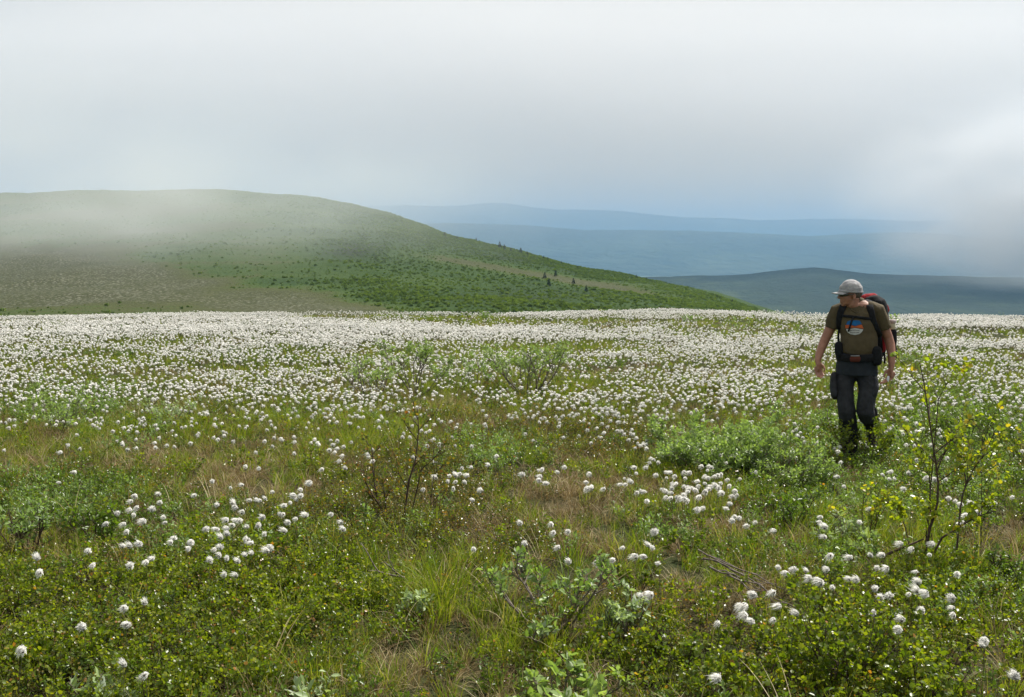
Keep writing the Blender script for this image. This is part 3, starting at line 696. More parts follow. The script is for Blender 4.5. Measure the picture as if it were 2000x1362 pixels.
def hill_plants():
    r = np.random.default_rng(77)
    dk = []; lt = []
    G = LHG; nr, nu = G.shape[:2]
    n = 1200000; i = r.integers(2, 259, n); j = r.integers(0, nu - 1, n)
    fa, fb = r.random(n)[:, None], r.random(n)[:, None]
    P = (G[i, j] * (1 - fa) + G[i + 1, j] * fa) * (1 - fb) + (G[i, j + 1] * (1 - fa) + G[i + 1, j + 1] * fa) * fb
    U, V = project(P[:, 0], P[:, 1], P[:, 2])
    tn = LHT[i, j]
    # cells far off are larger: weight by area so that cover is even on the ground
    area = np.linalg.norm(G[i + 1, j] - G[i, j], axis=1) * np.linalg.norm(G[i, j + 1] - G[i, j], axis=1); w = area / np.percentile(area, 90)
    n1 = fbm(P[:, 0] * .03, P[:, 1] * .012, 4)
    flank = sstep(560, 760, U)
    pr = np.clip((.14 + .86 * sstep(.42, .60, n1)) * (.18 + .82 * flank) * sstep(.56, .30, tn), 0, 1) * w
    line = 470 + U * .182
    pr = pr * (V < line + 4)
    bright = ell(U, V, [(720, 535, 90, 14), (860, 560, 160, 16), (650, 520, 60, 10), (1000, 585, 160, 16), (1250, 575, 140, 18), (820, 440, 60, 14), (1350, 590, 90, 12)])
    pr = np.maximum(pr * .45, .05 * w * (1 + flank * 2) * sstep(.66, .5, tn)); k = (r.random(n) < pr); kb = k & (r.random(n) < .30 + .65 * bright)
    kd = k & ~kb
    print('hill bushes', kd.sum(), kb.sum())
    sc = lambda m: .16 + .46 * r.random(m.sum()) ** 3
    P[:, 2] += 0; scatter('hillside_shrubbery', 'hillbush', P[kd], sc(kd) * np.where(tn[kd] < .36, .85, .55), .1); scatter('hillside_willow_shrubbery', 'hillwillow', P[kb], sc(kb) * .9, .1)
    crown = [spruce_parts(530 + q) for q in range(4)]
    TREES = [(868, 461, 3.0, 'short dark spruce on the skyline where the left hill begins to fall'), (893, 466, 2.2, 'small rounded spruce low on the upper skyline'), (930, 471, 2.6, 'stubby spruce on the skyline left of the paired spruces'), (976, 484, 4.6, 'tallest spruce on the skyline of the left hill'), (985, 487, 3.6, 'spruce leaning against the right side of the tallest skyline spruce'), (997, 491, 2.6, 'small spruce just right of the skyline pair'), (1017, 494, 3.8, 'pointed spruce standing alone right of the skyline pair'), (1030, 499, 2.6, 'short spruce right of the pointed lone spruce'), (1062, 506, 2.4, 'small spruce midway down the hill skyline'), (1070, 508, 2.0, 'tiny spruce midway down the hill skyline'), (1096, 516, 2.1, 'low spruce on the skyline above the dark gully'), (1128, 525, 2.0, 'small spruce on the lower skyline of the hill'), (1243, 544, 2.4, 'lone spruce on the lower skyline against the blue ridge'), (1262, 548, 1.9, 'small spruce beside the lone spruce on the lower skyline'), (1400, 582, 1.6, 'small bushy spruce near the foot of the skyline'), (1430, 592, 2.0, 'bushy spruce close to where the hill meets the meadow'), (1496, 612, 2.6, 'last thin spruce standing right of the hill foot behind the meadow'),
             (1064, 545, 3.4, 'upper spruce of the dark stand on the hill flank'), (1085, 540, 3.2, 'pointed spruce in the dark stand on the hill flank'), (1072, 560, 3.6, 'broad spruce in the dark stand on the hill flank'), (1120, 555, 3.0, 'right spruce of the dark stand on the hill flank'), (1145, 570, 2.8, 'lower right spruce of the dark stand on the hill flank')]
    for q, (px, py, h, lab) in enumerate(TREES):
        d = ray(px, py); hit = LH_BVH.ray_cast(Vector((0, 0, CAM_Z)), Vector(d))[0]
        if hit is None:
            u = px; dd = float(LH_D(u)); x = (u - 1000) / F_PX * dd * 1.0; y = dd; z = lh_z(x, y)
            hit = Vector((x, y, z if z is not None else at(px, py, dd)[2]))
        t = thing('spruce_tree', lab, 'tree', tuple(hit), r.uniform(0, 6), 'small spruces on the left hill'); h *= .6; t.scale = (h * 1.1, h * 1.1, h)
        c, tr = crown[q % 4]; link('trunk', tr, t); link('crown', c, t)
hill_plants()
# ================================================================ COTTON GRASS
NEAR = """145,923 115,943 264,969 257,980 255,996 268,992 263,1007 243,1024 249,1038 282,1020 299,996 313,982 311,966 320,1012 324,1021 229,1003 209,1023 173,1077 73,1091 79,1117 241,1068 253,1068 271,1064 335,1059 340,1052 375,1060 368,1073 381,968 287,1098 299,1092 255,1106 182,1105 415,941 451,953 474,948 424,987 455,984 459,993 474,1002 490,978 503,978 509,979 518,975 534,962 443,1017 455,1026 462,1017 469,1017 444,1035 443,1043 424,1035 405,1033 431,1051 484,1030 506,1026 512,1012 516,1044 420,1075 432,1070 429,1085 410,1094 443,1091 465,1098 479,1085 492,1082 483,1055 492,1061 522,1077 529,1071 461,1125 439,1124 557,989 568,982 574,970 580,977 589,969 587,957 605,945 630,917 675,915 548,1005 554,1004 563,1022 579,1014 598,1007 556,1038 648,1005 667,1021 671,1035 480,912 506,917 282,1178 244,1188 163,1225 247,1221 45,1270 242,1298 284,1318
939,958 1148,957 1156,954 1180,955 1245,962 1252,961 1258,961 1265,979 924,978 926,1072 1016,1023 1078,1024 1082,1041 1025,1062 1091,1070 1111,1039 1111,1098 1169,1101 1197,1095 1218,1071 1242,1088 1257,1088 1267,1066 1274,1070 1280,1038 1285,1101 1252,1165 1272,1163 1375,994 1363,997 1418,994 1426,985 1436,1009 1431,1018 1445,1012 1477,1021 1458,1028 1470,1163 1447,1186 1456,1184 1456,1204 1468,1214 1403,1217 1403,1327
1302,961 1302,971 1312,956 1313,964 1311,973 1322,972 1330,973 1336,968 1337,974 1345,960 1344,954 1342,978 1354,955 1363,953 1380,958 1386,957 1390,953 1411,965 1404,954 1432,970 1437,959 1440,967 1368,971 1346,956 1292,956
1766,956 1978,971 1944,984 1896,984 1877,986 1866,979 1853,974 1887,1007 1911,1001 1873,1025 1881,1020 1700,996 1604,1011 1601,1021 1611,1031 1611,1050 1513,1038 1680,1020 1759,1063 1821,1064 1782,1073 1816,1084 1623,1085 1661,1090 1724,1085 1700,1085 1520,1109 1536,1121 1550,1113 1575,1116 1581,1131 1615,1113 1599,1135 1604,1139 1626,1148 1658,1132 1672,1134 1713,1110 1733,1111 1790,1118 1793,1138 1710,1150 1737,1164 1719,1167 1776,1160 1791,1156 1808,1160 1871,1121 1859,1170 1861,1188 1863,1202 1802,1193 1761,1211 1755,1229 1555,1200 1706,1198 1511,1158 1924,1251 1919,1262 1981,1321 1512,1211 1522,1185
801,855 971,892 851,902 954,909 921,914 902,915 879,930 890,930 899,926 913,930 908,942 891,941 875,941 851,933 886,953 939,956 1052,919 1059,918 1053,939 1056,932 1067,945 1090,924 1102,913 1153,926 1145,943 1147,955 1156,953 1022,928 687,864 660,861 660,877 655,884 644,880 670,891 664,901 674,915 604,945 720,888 720,894 729,902 828,956 807,894
1340,865 1354,861 1347,872 1349,879 1341,882 1369,880 1377,867 1392,881 1390,888 1405,873 1407,890 1419,905 1427,892 1436,894 1472,890 1482,887 1295,880 1293,888 1314,881 1271,896 1277,899 1270,905 1286,904 1241,876 1251,871 1263,869 1264,877 1240,915 1243,925 1262,915 1283,929 1152,926 1220,935 1213,947 1222,948 1233,942 1301,923 1302,934 1310,924 1320,931 1337,922 1346,925 1339,935 1313,945 1321,946 1336,951 1345,961 1359,957 1364,941 1366,949 1371,912 1383,919 1378,930 1384,936 1378,945 1386,912 1379,960 1390,914 1397,931 1403,928 1397,949 1408,945 1404,952 1409,927 1422,937 1425,949 1446,936 1477,922 1638,883 1643,903 1787,871 1642,904 1637,932 1649,951 1724,928 1741,922 1737,936 1747,936 1791,899 1774,925 1850,896 1811,933 1826,938 1847,937 1978,971"""
near_px = []
for s in NEAR.split():
    a, b = s.split(','); near_px.append((float(a), float(b)))
near_px = list(dict.fromkeys(near_px))
near_px.sort(key=lambda p: -p[1]); NEAR_IND = near_px[:300]; NEAR_REST = near_px[300:]

REGIONS = [  # (test, where)
    (lambda u, v: u < 320 and v > 1150, 'in the leafy lower left corner'),
    (lambda u, v: u < 200, 'at the left foreground edge'),
    (lambda u, v: u < 345 and v < 1045, 'in the loose leftmost group'),
    (lambda u, v: u < 345, 'below the loose leftmost group'),
    (lambda u, v: u < 395, 'left of the shaggy cluster'),
    (lambda u, v: u < 535 and v > 1008, 'in the shaggy left cluster'),
    (lambda u, v: u < 610 and v > 945, 'above the shaggy left cluster'),
    (lambda u, v: u < 770, 'left of the bronze birch'),
    (lambda u, v: 770 < u < 960 and v < 985, 'right of the bronze birch'),
    (lambda u, v: u < 1110 and v < 985, 'on the central straw patch'),
    (lambda u, v: u < 1130, 'above the grey willow'),
    (lambda u, v: u < 1290 and v < 1000, 'left of the dense clump'),
    (lambda u, v: u < 1300 and v >= 1000, 'right of the grey willow'),
    (lambda u, v: u < 1455 and v < 1000, 'in the dense clump'),
    (lambda u, v: u < 1490 and v < 1060, 'trailing off the dense clump'),
    (lambda u, v: u < 1530 and v > 1140, 'near the fallen grey twigs'),
    (lambda u, v: u < 1640 and v < 1060, 'between clump and yellow birch'),
    (lambda u, v: u < 1690 and v < 1000, 'just below the walking man'),
    (lambda u, v: u < 1690, 'left of the yellow birch foot'),
    (lambda u, v: u < 1960 and v > 1100, 'below the yellow birch'),
    (lambda u, v: u > 1960, 'at the right foreground edge'),
    (lambda u, v: True, 'behind the yellow birch branches'),
]
ORD = ['leftmost', 'second', 'third', 'fourth', 'fifth', 'sixth', 'seventh', 'eighth', 'ninth', 'tenth']
def cotton():
    groups = {}
    for u, v in NEAR_IND:
        for t, w in REGIONS:
            if t(u, v): groups.setdefault(w, []).append((u, v)); break
    r = np.random.default_rng(5)
    for w, pts in groups.items():
        lab = {}
        rows = max(1, math.ceil(len(pts) / 8)); per = math.ceil(len(pts) / rows); srt = sorted(pts, key=lambda p: p[1])
        for k in range(rows):
            row = sorted(srt[k * per:(k + 1) * per])
            rn = '' if rows == 1 else ('top row ' if k == 0 else 'bottom row ' if k == rows - 1 else ['', 'second row ', 'third row ', 'fourth row ', 'fifth row ', 'sixth row ', 'seventh row ', 'eighth row '][k])
            for q, p in enumerate(row):
                o_ = 'only' if len(row) == 1 else ('leftmost' if q == 0 else 'rightmost' if q == len(row) - 1 else ORD[q] + ' from left')
                lab[p] = f"white cotton grass head, {o_}{' of ' + rn.strip() if rn else ''}, {w}"
        for p in pts:
            h = STEM_H * r.uniform(.85, 1.0)
            gx, gy, gzv = ground_hit(p[0], p[1], h)
            sc = r.uniform(.62, 1.0)
            t = thing('cotton_grass_flower', lab[p], 'flower', (gx, gy, gzv), r.uniform(0, 6.28), 'white cotton grass plants in the meadow')
            s = link('stem', STEMS[r.integers(4)], t, (0, 0, 0)); s.scale = (1, 1, h / STEM_H * 1.0)
            hd = link('seed_head', HEADS[r.integers(8)], t, (0, 0, 0), (r.normal(0, .5), r.normal(0, .5), r.uniform(-.5, .5) - t.rotation_euler.z))
            hd.scale = [sc * r.uniform(.85, 1.3), sc * r.uniform(.8, 1.1), sc * r.uniform(.75, 1.2)]
    P = []
    for u, v in NEAR_REST:
        P.append(ground_hit(u, v, .24))
    P = np.array(P) if P else np.zeros((0, 3))
    # the sea of heads farther off
    GAP = [(900, 800, 110, 40), (1400, 845, 160, 50), (1590, 815, 50, 40, .9), (60, 850, 90, 26), (300, 812, 50, 12, .7), (1000, 845, 140, 22), (1900, 830, 110, 50), (770, 830, 60, 30, .6), (560, 915, 420, 22, .8), (200, 905, 260, 20, .9), (1650, 850, 40, 30, .9), (720, 690, 60, 18, .45), (1040, 690, 60, 30, .4), (840, 660, 40, 20, .4), (1660, 760, 40, 60, .8), (1180, 890, 180, 26), (1720, 900, 200, 24), (1620, 730, 30, 40, .6), (120, 790, 150, 24, .4), (920, 617, 60, 8, .5), (1440, 630, 80, 14, .45), (1160, 640, 60, 9, .6), (1600, 690, 60, 30, .4), (1770, 700, 50, 30, .6)]
    RICH = [(480, 805, 70, 26), (1110, 800, 110, 34), (1160, 770, 120, 20), (640, 800, 80, 20), (260, 868, 50, 16), (1800, 830, 90, 36, .8), (70, 800, 90, 20, .6), (1230, 780, 60, 15), (580, 860, 70, 14, .7)]
    out = {'mid': [], 'far': []}
    for (y0, y1, dn, sd) in ((8.2, 12, 62, 1), (12, 22, 90, 2), (22, 38, 74, 3), (38, 64, 40, 4)):
        x, y, z, U, V, r = ground_points(dn, y0, y1, seed=400 + sd, margin=1.12)
        hz = z + r.uniform(.17, .28, len(x)) * (1 if sd < 3 else 1.05)
        U, V = project(x, y, hz)
        n1 = fbm(x * .9, y * .9, 3); n2 = fbm(x * .28 + 9, y * .28, 3)
        full = sstep(925, 750, V) * 1.0
        p = full * np.clip(.45 + 3.0 * (n1 - .38), .03, 1) * np.clip(.65 + 2.2 * (n2 - .38), .2, 1)
        if sd >= 3: p = (.12 + .88 * sstep(.36, .52, fbm(x * .13 + 3, y * .10, 3))) * (.35 + .65 * p / .9)
        p = np.maximum(p, .75 * ell(U, V, RICH)) * (1 - ell(U, V, GAP))
        p = np.where(V > 925, 0, p)
        k = r.random(len(x)) < p
        (out['mid'] if sd <= 1 else out['far']).append(S(x, y, hz)[k])
    mid = np.concatenate([P] + out['mid']); far = np.concatenate(out['far'])
    print('cotton mid', len(mid), 'far', len(far))
    r = np.random.default_rng(9)
    scatter('distant_cotton_grass', 'cottonmid', mid, r.uniform(.68, 1.0, len(mid)), .25, rz=r.normal(0, .6, len(mid)))
    scatter('far_cotton_grass', 'cottonfar', far, r.uniform(.76, 1.08, len(far)) * (1 + .52 * sstep(14, 36, far[:, 1])), .25, rz=r.normal(0, .6, len(far)))
cotton()
# ================================================================ SHRUBS THAT STAND OUT
def leaf_unit(tmpl, mat, tint):
    a = Acc(); a.add(tmpl, [LEAF_F], tint); return a.mesh('leaf', [mat])
LEAFM = {}
def leaf_variants(key, tmpl, mat):
    if key not in LEAFM: LEAFM[key] = [leaf_unit(tmpl, mat, t) for t in (.2, .4, .55, .7, .9)]
    return LEAFM[key]
def leaf_objects(root, key, tmpl, mat, lp, ld, lu, ls, limit=290, rng=None):
    ms = leaf_variants(key, tmpl, mat)
    n = len(lp); order = np.arange(n)
    rng = rng or np.random.default_rng(1)
    order = order[np.argsort(lp[:, 1])]          # nearest to the camera first
    d, s, nn = basis(ld, lu)
    for i in order[:limit]:
        o = bpy.data.objects.new('leaf', ms[rng.integers(len(ms))]); COL.objects.link(o); o.parent = root
        M = Matrix(((s[i][0], d[i][0], nn[i][0]), (s[i][1], d[i][1], nn[i][1]), (s[i][2], d[i][2], nn[i][2])))
        o.matrix_local = Matrix.Translation(lp[i]) @ M.to_4x4() @ Matrix.Diagonal((ls[i], ls[i], ls[i], 1))
    return order[limit:]
def foliage_obj(root, tmpl, mat, lp, ld, lu, ls, seed, name='foliage', mean=.45):
    if not len(lp): return
    V, Fq = leaves_geo(tmpl, lp, ld, lu, ls); rng = np.random.default_rng(seed)
    a = Acc(); a.add(V, [Fq], np.repeat(np.clip(rng.normal(mean, .2, len(lp)), 0, 1), len(tmpl)))
    link(name, a.mesh(name, [mat]), root, kind='stuff')
M_PALEW = leaf_mat('pale_willow_leaf', [(0.0, (.13, .21, .045)), (0.5, (.22, .32, .085)), (1.0, (.34, .43, .16))], 0.42, 0.40, 0.45, under=(.36, .42, .27))
WLEAF = LEAF_LANCE * np.array([1.25, 1, 1])
def shrub(name, label, cat, px, py, hpx, wpx, seed, tmpl, mat, leaf, gap, mains=5, kids=4, levels=2, bark=M_BARKG, single=False, base_r=.006, group=None, trop=.06, kidlen=.5, lean=(0, 0), key=None, wob=.16, leaf_from=.25, hmin=.6):
    gx, gy, gz_ = ground_hit(px, py); mpp = math.hypot(gy, 1.66) / F_PX
    H, W_ = hpx * mpp * .74, wpx * mpp / 2
    st, (lp, ld, lu, ls) = grow(seed, H, W_, mains, levels, kids, gap, leaf, base_r, wob, trop, lean=lean, kidlen=kidlen, leaf_from=leaf_from, hmin=hmin)
    t = thing(name, label, cat, (gx, gy, gz_ - .01), 0, group)
    link('stems', stems_acc(st, sides=(6, 4, 3)).mesh('stems', [bark], smooth=True), t)
    if single:
        rest = leaf_objects(t, key, tmpl, mat, lp, ld, lu, ls)
        if len(rest): foliage_obj(t, tmpl, mat, lp[rest], ld[rest], lu[rest], ls[rest], seed)
    else: foliage_obj(t, tmpl, mat, lp, ld, lu, ls, seed)
    return t
def shrubs():
    wf = 'willow bushes in the meadow'
    shrub('willow_bush', 'big grey-green willow thicket left of the walking man', 'bush', 1410, 930, 125, 320, 601, WLEAF, M_PALEW, .036, .010, mains=30, kids=6, leaf_from=.1, hmin=.22, group=wf)
    shrub('willow_bush', 'lower right lobe of willow thicket below the walking man, grey stems showing', 'bush', 1535, 960, 112, 210, 602, WLEAF, M_PALEW, .034, .012, hmin=.25, mains=18, kids=4, group=wf)
    shrub('willow_bush', 'willow bush among the white heads with several bare grey stems, leftmost of three', 'bush', 725, 790, 120, 140, 603, WLEAF, M_PALEW, .042, .020, mains=8, kids=4, group=wf, base_r=.010, leaf_from=.5)
    shrub('willow_bush', 'bushy bright topped willow in the white flower field, middle of three', 'bush', 815, 775, 135, 120, 604, WLEAF, M_PALEW, .045, .018, mains=8, kids=5, group=wf, base_r=.010, leaf_from=.55)
    shrub('willow_bush', 'broad willow bush in the white flower field, rightmost of three', 'bush', 1030, 780, 150, 190, 605, WLEAF, M_PALEW, .042, .018, mains=12, kids=5, group=wf, base_r=.011, leaf_from=.45)
    shrub('willow_bush', 'low dark willow beside the broad willow in the flower field', 'bush', 930, 760, 90, 110, 606, WLEAF, M_WILLOW, .042, .020, mains=6, kids=4, group=wf)
    shrub('willow_bush', 'bright green leafy bush at the left edge among white heads', 'bush', 110, 850, 100, 180, 607, WLEAF, M_PALEW, .040, .020, mains=9, kids=4, group=wf)
    shrub('willow_bush', 'grey-green bush among thick white heads left of the meadow middle', 'bush', 330, 845, 70, 130, 608, WLEAF, M_SILVER, .036, .026, mains=7, kids=4, group=wf)
    shrub('willow_bush', 'dark stemmed willow bush at the far left foreground edge', 'bush', 55, 1085, 120, 170, 609, WLEAF, M_WILLOW, .036, .018, mains=8, kids=4, group=wf, base_r=.007, bark=M_BARK)
    shrub('willow_bush', 'spreading glossy green willow left of the loose white flower group', 'bush', 190, 1070, 105, 160, 610, WLEAF * np.array([1.2, 1, 1]), M_HERB, .036, .018, mains=8, kids=4, group=wf, bark=M_BARK)
    shrub('willow_bush', 'grey willow with gnarled silver branches in the centre foreground', 'bush', 1080, 1235, 170, 260, 611, WLEAF, M_WILLOW, .040, .020, mains=8, kids=4, group=wf, base_r=.010, leaf_from=.4, single=True, key='will')
    shrub('willow_bush', 'small silvery willow crown right of the gnarled grey willow', 'bush', 1215, 1255, 120, 120, 612, WLEAF, M_SILVER, .036, .018, mains=6, kids=4, group=wf, base_r=.007, single=True, key='silv')
    shrub('willow_bush', 'pale willow with big soft leaves at the bottom edge, right of centre', 'bush', 1110, 1405, 105, 200, 613, WLEAF * np.array([1.25, 1, 1]), M_PALEW, .044, .018, mains=11, kids=3, group=wf, base_r=.006, single=True, key='silvbig')
    shrub('willow_bush', 'silvery narrow leaved willow rosette at the lower left corner', 'bush', 195, 1395, 100, 120, 614, LEAF_LANCE, M_SILVER, .055, .018, mains=8, kids=2, levels=1, group=wf, base_r=.004, single=True, key='silvnar')
    shrub('willow_bush', 'small pale willow shoot at the bottom edge left of centre', 'bush', 600, 1395, 95, 90, 615, LEAF_LANCE * np.array([1.3, 1, 1]), M_SILVER, .048, .018, mains=6, kids=2, levels=1, group=wf, base_r=.004, single=True, key='silvmid')
    shrub('willow_bush', 'broad leaved yellow-green shoot at the bottom edge right of the pale shoot', 'bush', 655, 1400, 60, 45, 616, LEAF_LANCE * np.array([1.9, 1, 1]), M_YELLOW, .05, .02, mains=3, kids=1, levels=1, group=wf, base_r=.003, single=True, key='yelbroad')
    shrub('willow_bush', 'little willow growing out of bare crooked grey twigs', 'bush', 815, 1215, 85, 100, 617, WLEAF, M_SILVER, .036, .02, mains=6, kids=3, group=wf, single=True, key='silv')
    shrub('willow_bush', 'dark green bush at the right edge behind the yellow birch', 'bush', 1900, 880, 110, 190, 618, WLEAF, M_HERB, .034, .020, mains=11, kids=5, group=wf, bark=M_BARK)
    shrub('willow_bush', 'leafy bush hugging the left shin of the walking man', 'bush', 1628, 850, 70, 70, 619, WLEAF, M_WILLOW, .034, .018, mains=6, kids=4, group=wf)
    shrub('willow_bush', 'small green bush behind the walking man at right', 'bush', 1785, 728, 55, 60, 620, WLEAF, M_WILLOW, .045, .03, mains=5, kids=4, group=wf)
    shrub('willow_bush', 'low dark stemmed bush between dense clump and yellow birch', 'bush', 1545, 1040, 95, 130, 621, WLEAF, M_HERB, .034, .018, mains=8, kids=4, group=wf, bark=M_BARK)
    shrub('willow_bush', 'pale rosette willow at the foot of the yellow birch', 'bush', 1665, 1085, 75, 120, 622, LEAF_LANCE * np.array([1.2, 1, 1]), M_SILVER, .045, .02, mains=7, kids=3, group=wf, single=True, key='silvnar')
    shrub('willow_bush', 'brown twiggy bush over the dark hollow at the right edge', 'bush', 1965, 1150, 110, 110, 623, WLEAF, M_HERB, .03, .04, mains=8, kids=4, group=wf, bark=M_BARK, base_r=.006)
    bf = 'dwarf birch bushes'
    bb = lambda lab, px, py, h, w, sd, mains=9, mat=M_BIRCH, lf=.021, gap=.014: shrub('dwarf_birch_bush', lab, 'bush', px, py, h, w, sd, LEAF_ROUND, mat, lf, gap, mains=mains, kids=4, group=bf, bark=M_BARK, base_r=.004)
    bb('dense bright green dwarf birch filling the bottom edge right of centre', 1440, 1395, 120, 210, 640)
    bb('tall bright dwarf birch in the lower right foreground', 1640, 1350, 200, 230, 641, 13)
    bb('bushy dwarf birch at the bottom right below the scattered flowers', 1800, 1390, 160, 200, 642, 11)
    bb('low dwarf birch right of the gnarled willow crown', 1320, 1330, 110, 130, 643, 7)
    bb('small dwarf birch above the fallen grey twigs', 1340, 1090, 60, 90, 644, 6)
    bb('dwarf birch spreading below the dark hollow', 1240, 1165, 60, 100, 645, 6)
    bb('rounded dwarf birch in the lower left carpet', 130, 1310, 70, 190, 646, 9)
    bb('dwarf birch mound left of the middle foreground', 560, 1190, 70, 130, 647, 7)
    bb('low bright birch in front of the walking man, hiding his boots', 1685, 914, 112, 160, 648, 14, M_BIRCH, .022, .014)
    bb('low dwarf birch left of the walking man boots', 1610, 925, 60, 90, 649, 8)
    # thin bronze birch in the middle
    g = ground_hit(758, 1018); mpp = math.hypot(g[1], 1.66) / F_PX
    pl = lambda base, *pts: [tuple(((a - base[0]) * mpp, dy, max(0, (base[1] - b) * mpp * .96) if i else -.02)) for i, (a, b, dy) in enumerate(pts)]
    B = (758, 1018)
    polys = [(pl(B, (757, 1018, 0), (745, 990, 0), (728, 960, -.03), (716, 930, -.05)), .009), (pl(B, (752, 1008, 0), (737, 975, .03), (729, 935, .05), (727, 890, .08), (722, 865, .1)), .007),
             (pl(B, (786, 985, .05), (797, 940, .08), (808, 905, .1), (813, 870, .12), (815, 835, .14), (812, 795, .16)), .008), (pl(B, (798, 940, .08), (822, 915, .05), (843, 895, .02), (862, 872, 0)), .005),
             (pl(B, (757, 978, 0), (752, 960, .0), (749, 940, 0), (758, 925, 0)), .005), (pl(B, (835, 960, .1), (845, 930, .1), (868, 905, .12)), .004)]
    st, (lp, ld, lu, ls) = grow(660, 1, 1, 0, 2, 5, .030, .024, polylines=polys, wob=.15, kidlen=.42, leaf_from=.15)
    t = thing('young_birch', 'thin bronze leaved birch with dark forked stems in the middle of the meadow', 'sapling', g)
    link('stems', stems_acc(st, sides=(6, 4, 3)).mesh('stems', [M_BARK], smooth=True), t)
    rest = leaf_objects(t, 'rust', LEAF_ROUND, M_RUST, lp, ld, lu, ls)
    if len(rest): foliage_obj(t, LEAF_ROUND, M_RUST, lp[rest], ld[rest], lu[rest], ls[rest], 660)
    # yellow birch sapling, right foreground
    B = (1738, 1118); g = ground_hit(*B); mpp = math.hypot(g[1], 1.66) / F_PX
    polys = [(pl(B, (1715, 1092, 0), (1728, 1083, 0), (1755, 1070, 0), (1778, 1060, 0), (1800, 1050, 0)), .012),
             (pl(B, (1798, 1052, 0), (1812, 1025, 0), (1820, 1000, .0), (1824, 975, 0), (1828, 940, .03), (1825, 900, .05), (1819, 860, .06), (1812, 800, .09), (1803, 740, .1), (1796, 700, .12)), .0085),
             (pl(B, (1800, 1050, 0), (1828, 1042, -.05), (1850, 1022, -.08), (1868, 1005, -.1), (1890, 990, -.12), (1912, 980, -.14)), .007),
             (pl(B, (1850, 1022, -.08), (1862, 985, -.04), (1872, 955, 0), (1892, 915, .03), (1922, 875, .06), (1945, 835, .1)), .006),
             (pl(B, (1826, 935, .03), (1815, 925, .06), (1803, 912, .09)), .004),
             (pl(B, (1813, 810, .08), (1825, 770, .05), (1840, 735, .04)), .004), (pl(B, (1806, 1030, 0), (1812, 1000, .02), (1813, 980, .03)), .003), (pl(B, (1790, 1052, .02), (1776, 1030, .1), (1765, 1000, .15)), .004),
             (pl(B, (1922, 875, .06), (1920, 850, .1), (1912, 828, .12)), .003)]
    sparse = polys[:1]
    st0, _ = grow(670, 1, 1, 0, 0, 0, 9, .01, polylines=sparse)
    st, (lp, ld, lu, ls) = grow(671, 1, 1, 0, 2, 6, .027, .029, polylines=polys[1:], wob=.18, kidlen=.33, leaf_from=.25)
    k = (lp[:, 2] > .10) & ~((lp[:, 0] < 26 * mpp) & (lp[:, 2] > .75)); lp, ld, lu, ls = lp[k], ld[k], lu[k], ls[k]
    t = thing('young_birch', 'leaning birch sapling with yellow leaves and dark forked branches, right foreground', 'sapling', g)
    link('branches', stems_acc(st0 + st, sides=(7, 4, 3)).mesh('branches', [M_BARK], smooth=True), t)
    rest = leaf_objects(t, 'yel', LEAF_ROUND, M_YELLOW, lp, ld, lu, ls)
    if len(rest): foliage_obj(t, LEAF_ROUND, M_YELLOW, lp[rest], ld[rest], lu[rest], ls[rest], 670)
    yb = lambda lab, px, py, h, w, sd, mains=5, gap=.03: shrub('young_birch', lab, 'sapling', px, py, h, w, sd, LEAF_ROUND, M_YELLOW, .027, gap, mains=mains, kids=3, group='yellow leaved young birches', bark=M_BARK, base_r=.005, single=True, key='yel2', leaf_from=.4)
    yb('low yellow-green birch left of the leaning yellow sapling', 1690, 1060, 150, 130, 680, 6)
    yb('small yellow birch sprig at the right edge of the picture', 1985, 925, 118, 60, 681, 4)
    yb('yellow tipped sprig between the leaning sapling and the right edge', 1925, 960, 70, 70, 682, 4)
    # little bushes along the brow of the meadow
    brow = [(905, 638, 34, 40, 'bushy yellow-green shrub on the brow below the left hill'), (945, 630, 28, 26, 'second yellow-green shrub just right of the bushy brow shrub'), (184, 622, 20, 26, 'tiny green shrub at the far left end of the meadow brow'), (408, 616, 12, 16, 'pale green tuft bush on the brow below the left hill fog'), (484, 614, 12, 16, 'small green tuft bush on the brow left of centre'), (660, 616, 10, 18, 'green shrub at the brow where white slope ends'), (1165, 616, 14, 40, 'low wide shrub on the brow near the picture centre'), (1440, 655, 44, 60, 'yellowish bush between hill foot and walking man'), (1345, 636, 26, 40, 'low yellow-green bush in white heads near the hill foot'), (1470, 640, 30, 26, 'thin green bush standing just below the brow left of the man'), (1525, 622, 16, 30, 'tiny shrub on the brow left of the walking man'), (1748, 640, 30, 34, 'green shrub on the brow right of the backpack'), (1955, 618, 16, 24, 'dark tiny shrub on the brow near the right edge'), (490, 668, 16, 40, 'olive green bush in the white sea left of centre'), (240, 650, 14, 30, 'small yellow-green bush in the white sea at left'), (120, 645, 14, 36, 'low bright bush in the white sea at far left'), (1560, 660, 30, 40, 'green shrub just left of the walking man shoulder'), (1800, 660, 26, 40, 'low bush in white heads right of the backpack'), (1920, 700, 24, 50, 'flat green bush in white heads at the right')]
    for q, (px, py, h, w, lab) in enumerate(brow):
        big = py > 640
        shrub('brow_shrub', lab, 'bush', px, py, h, w, 700 + q, LEAF_ROUND, M_WILLOW if q % 3 else M_BIRCH, .06 if big else .10, .07 if big else .12, mains=5, kids=3, levels=1, base_r=.008, group='small bushes along the brow of the meadow')
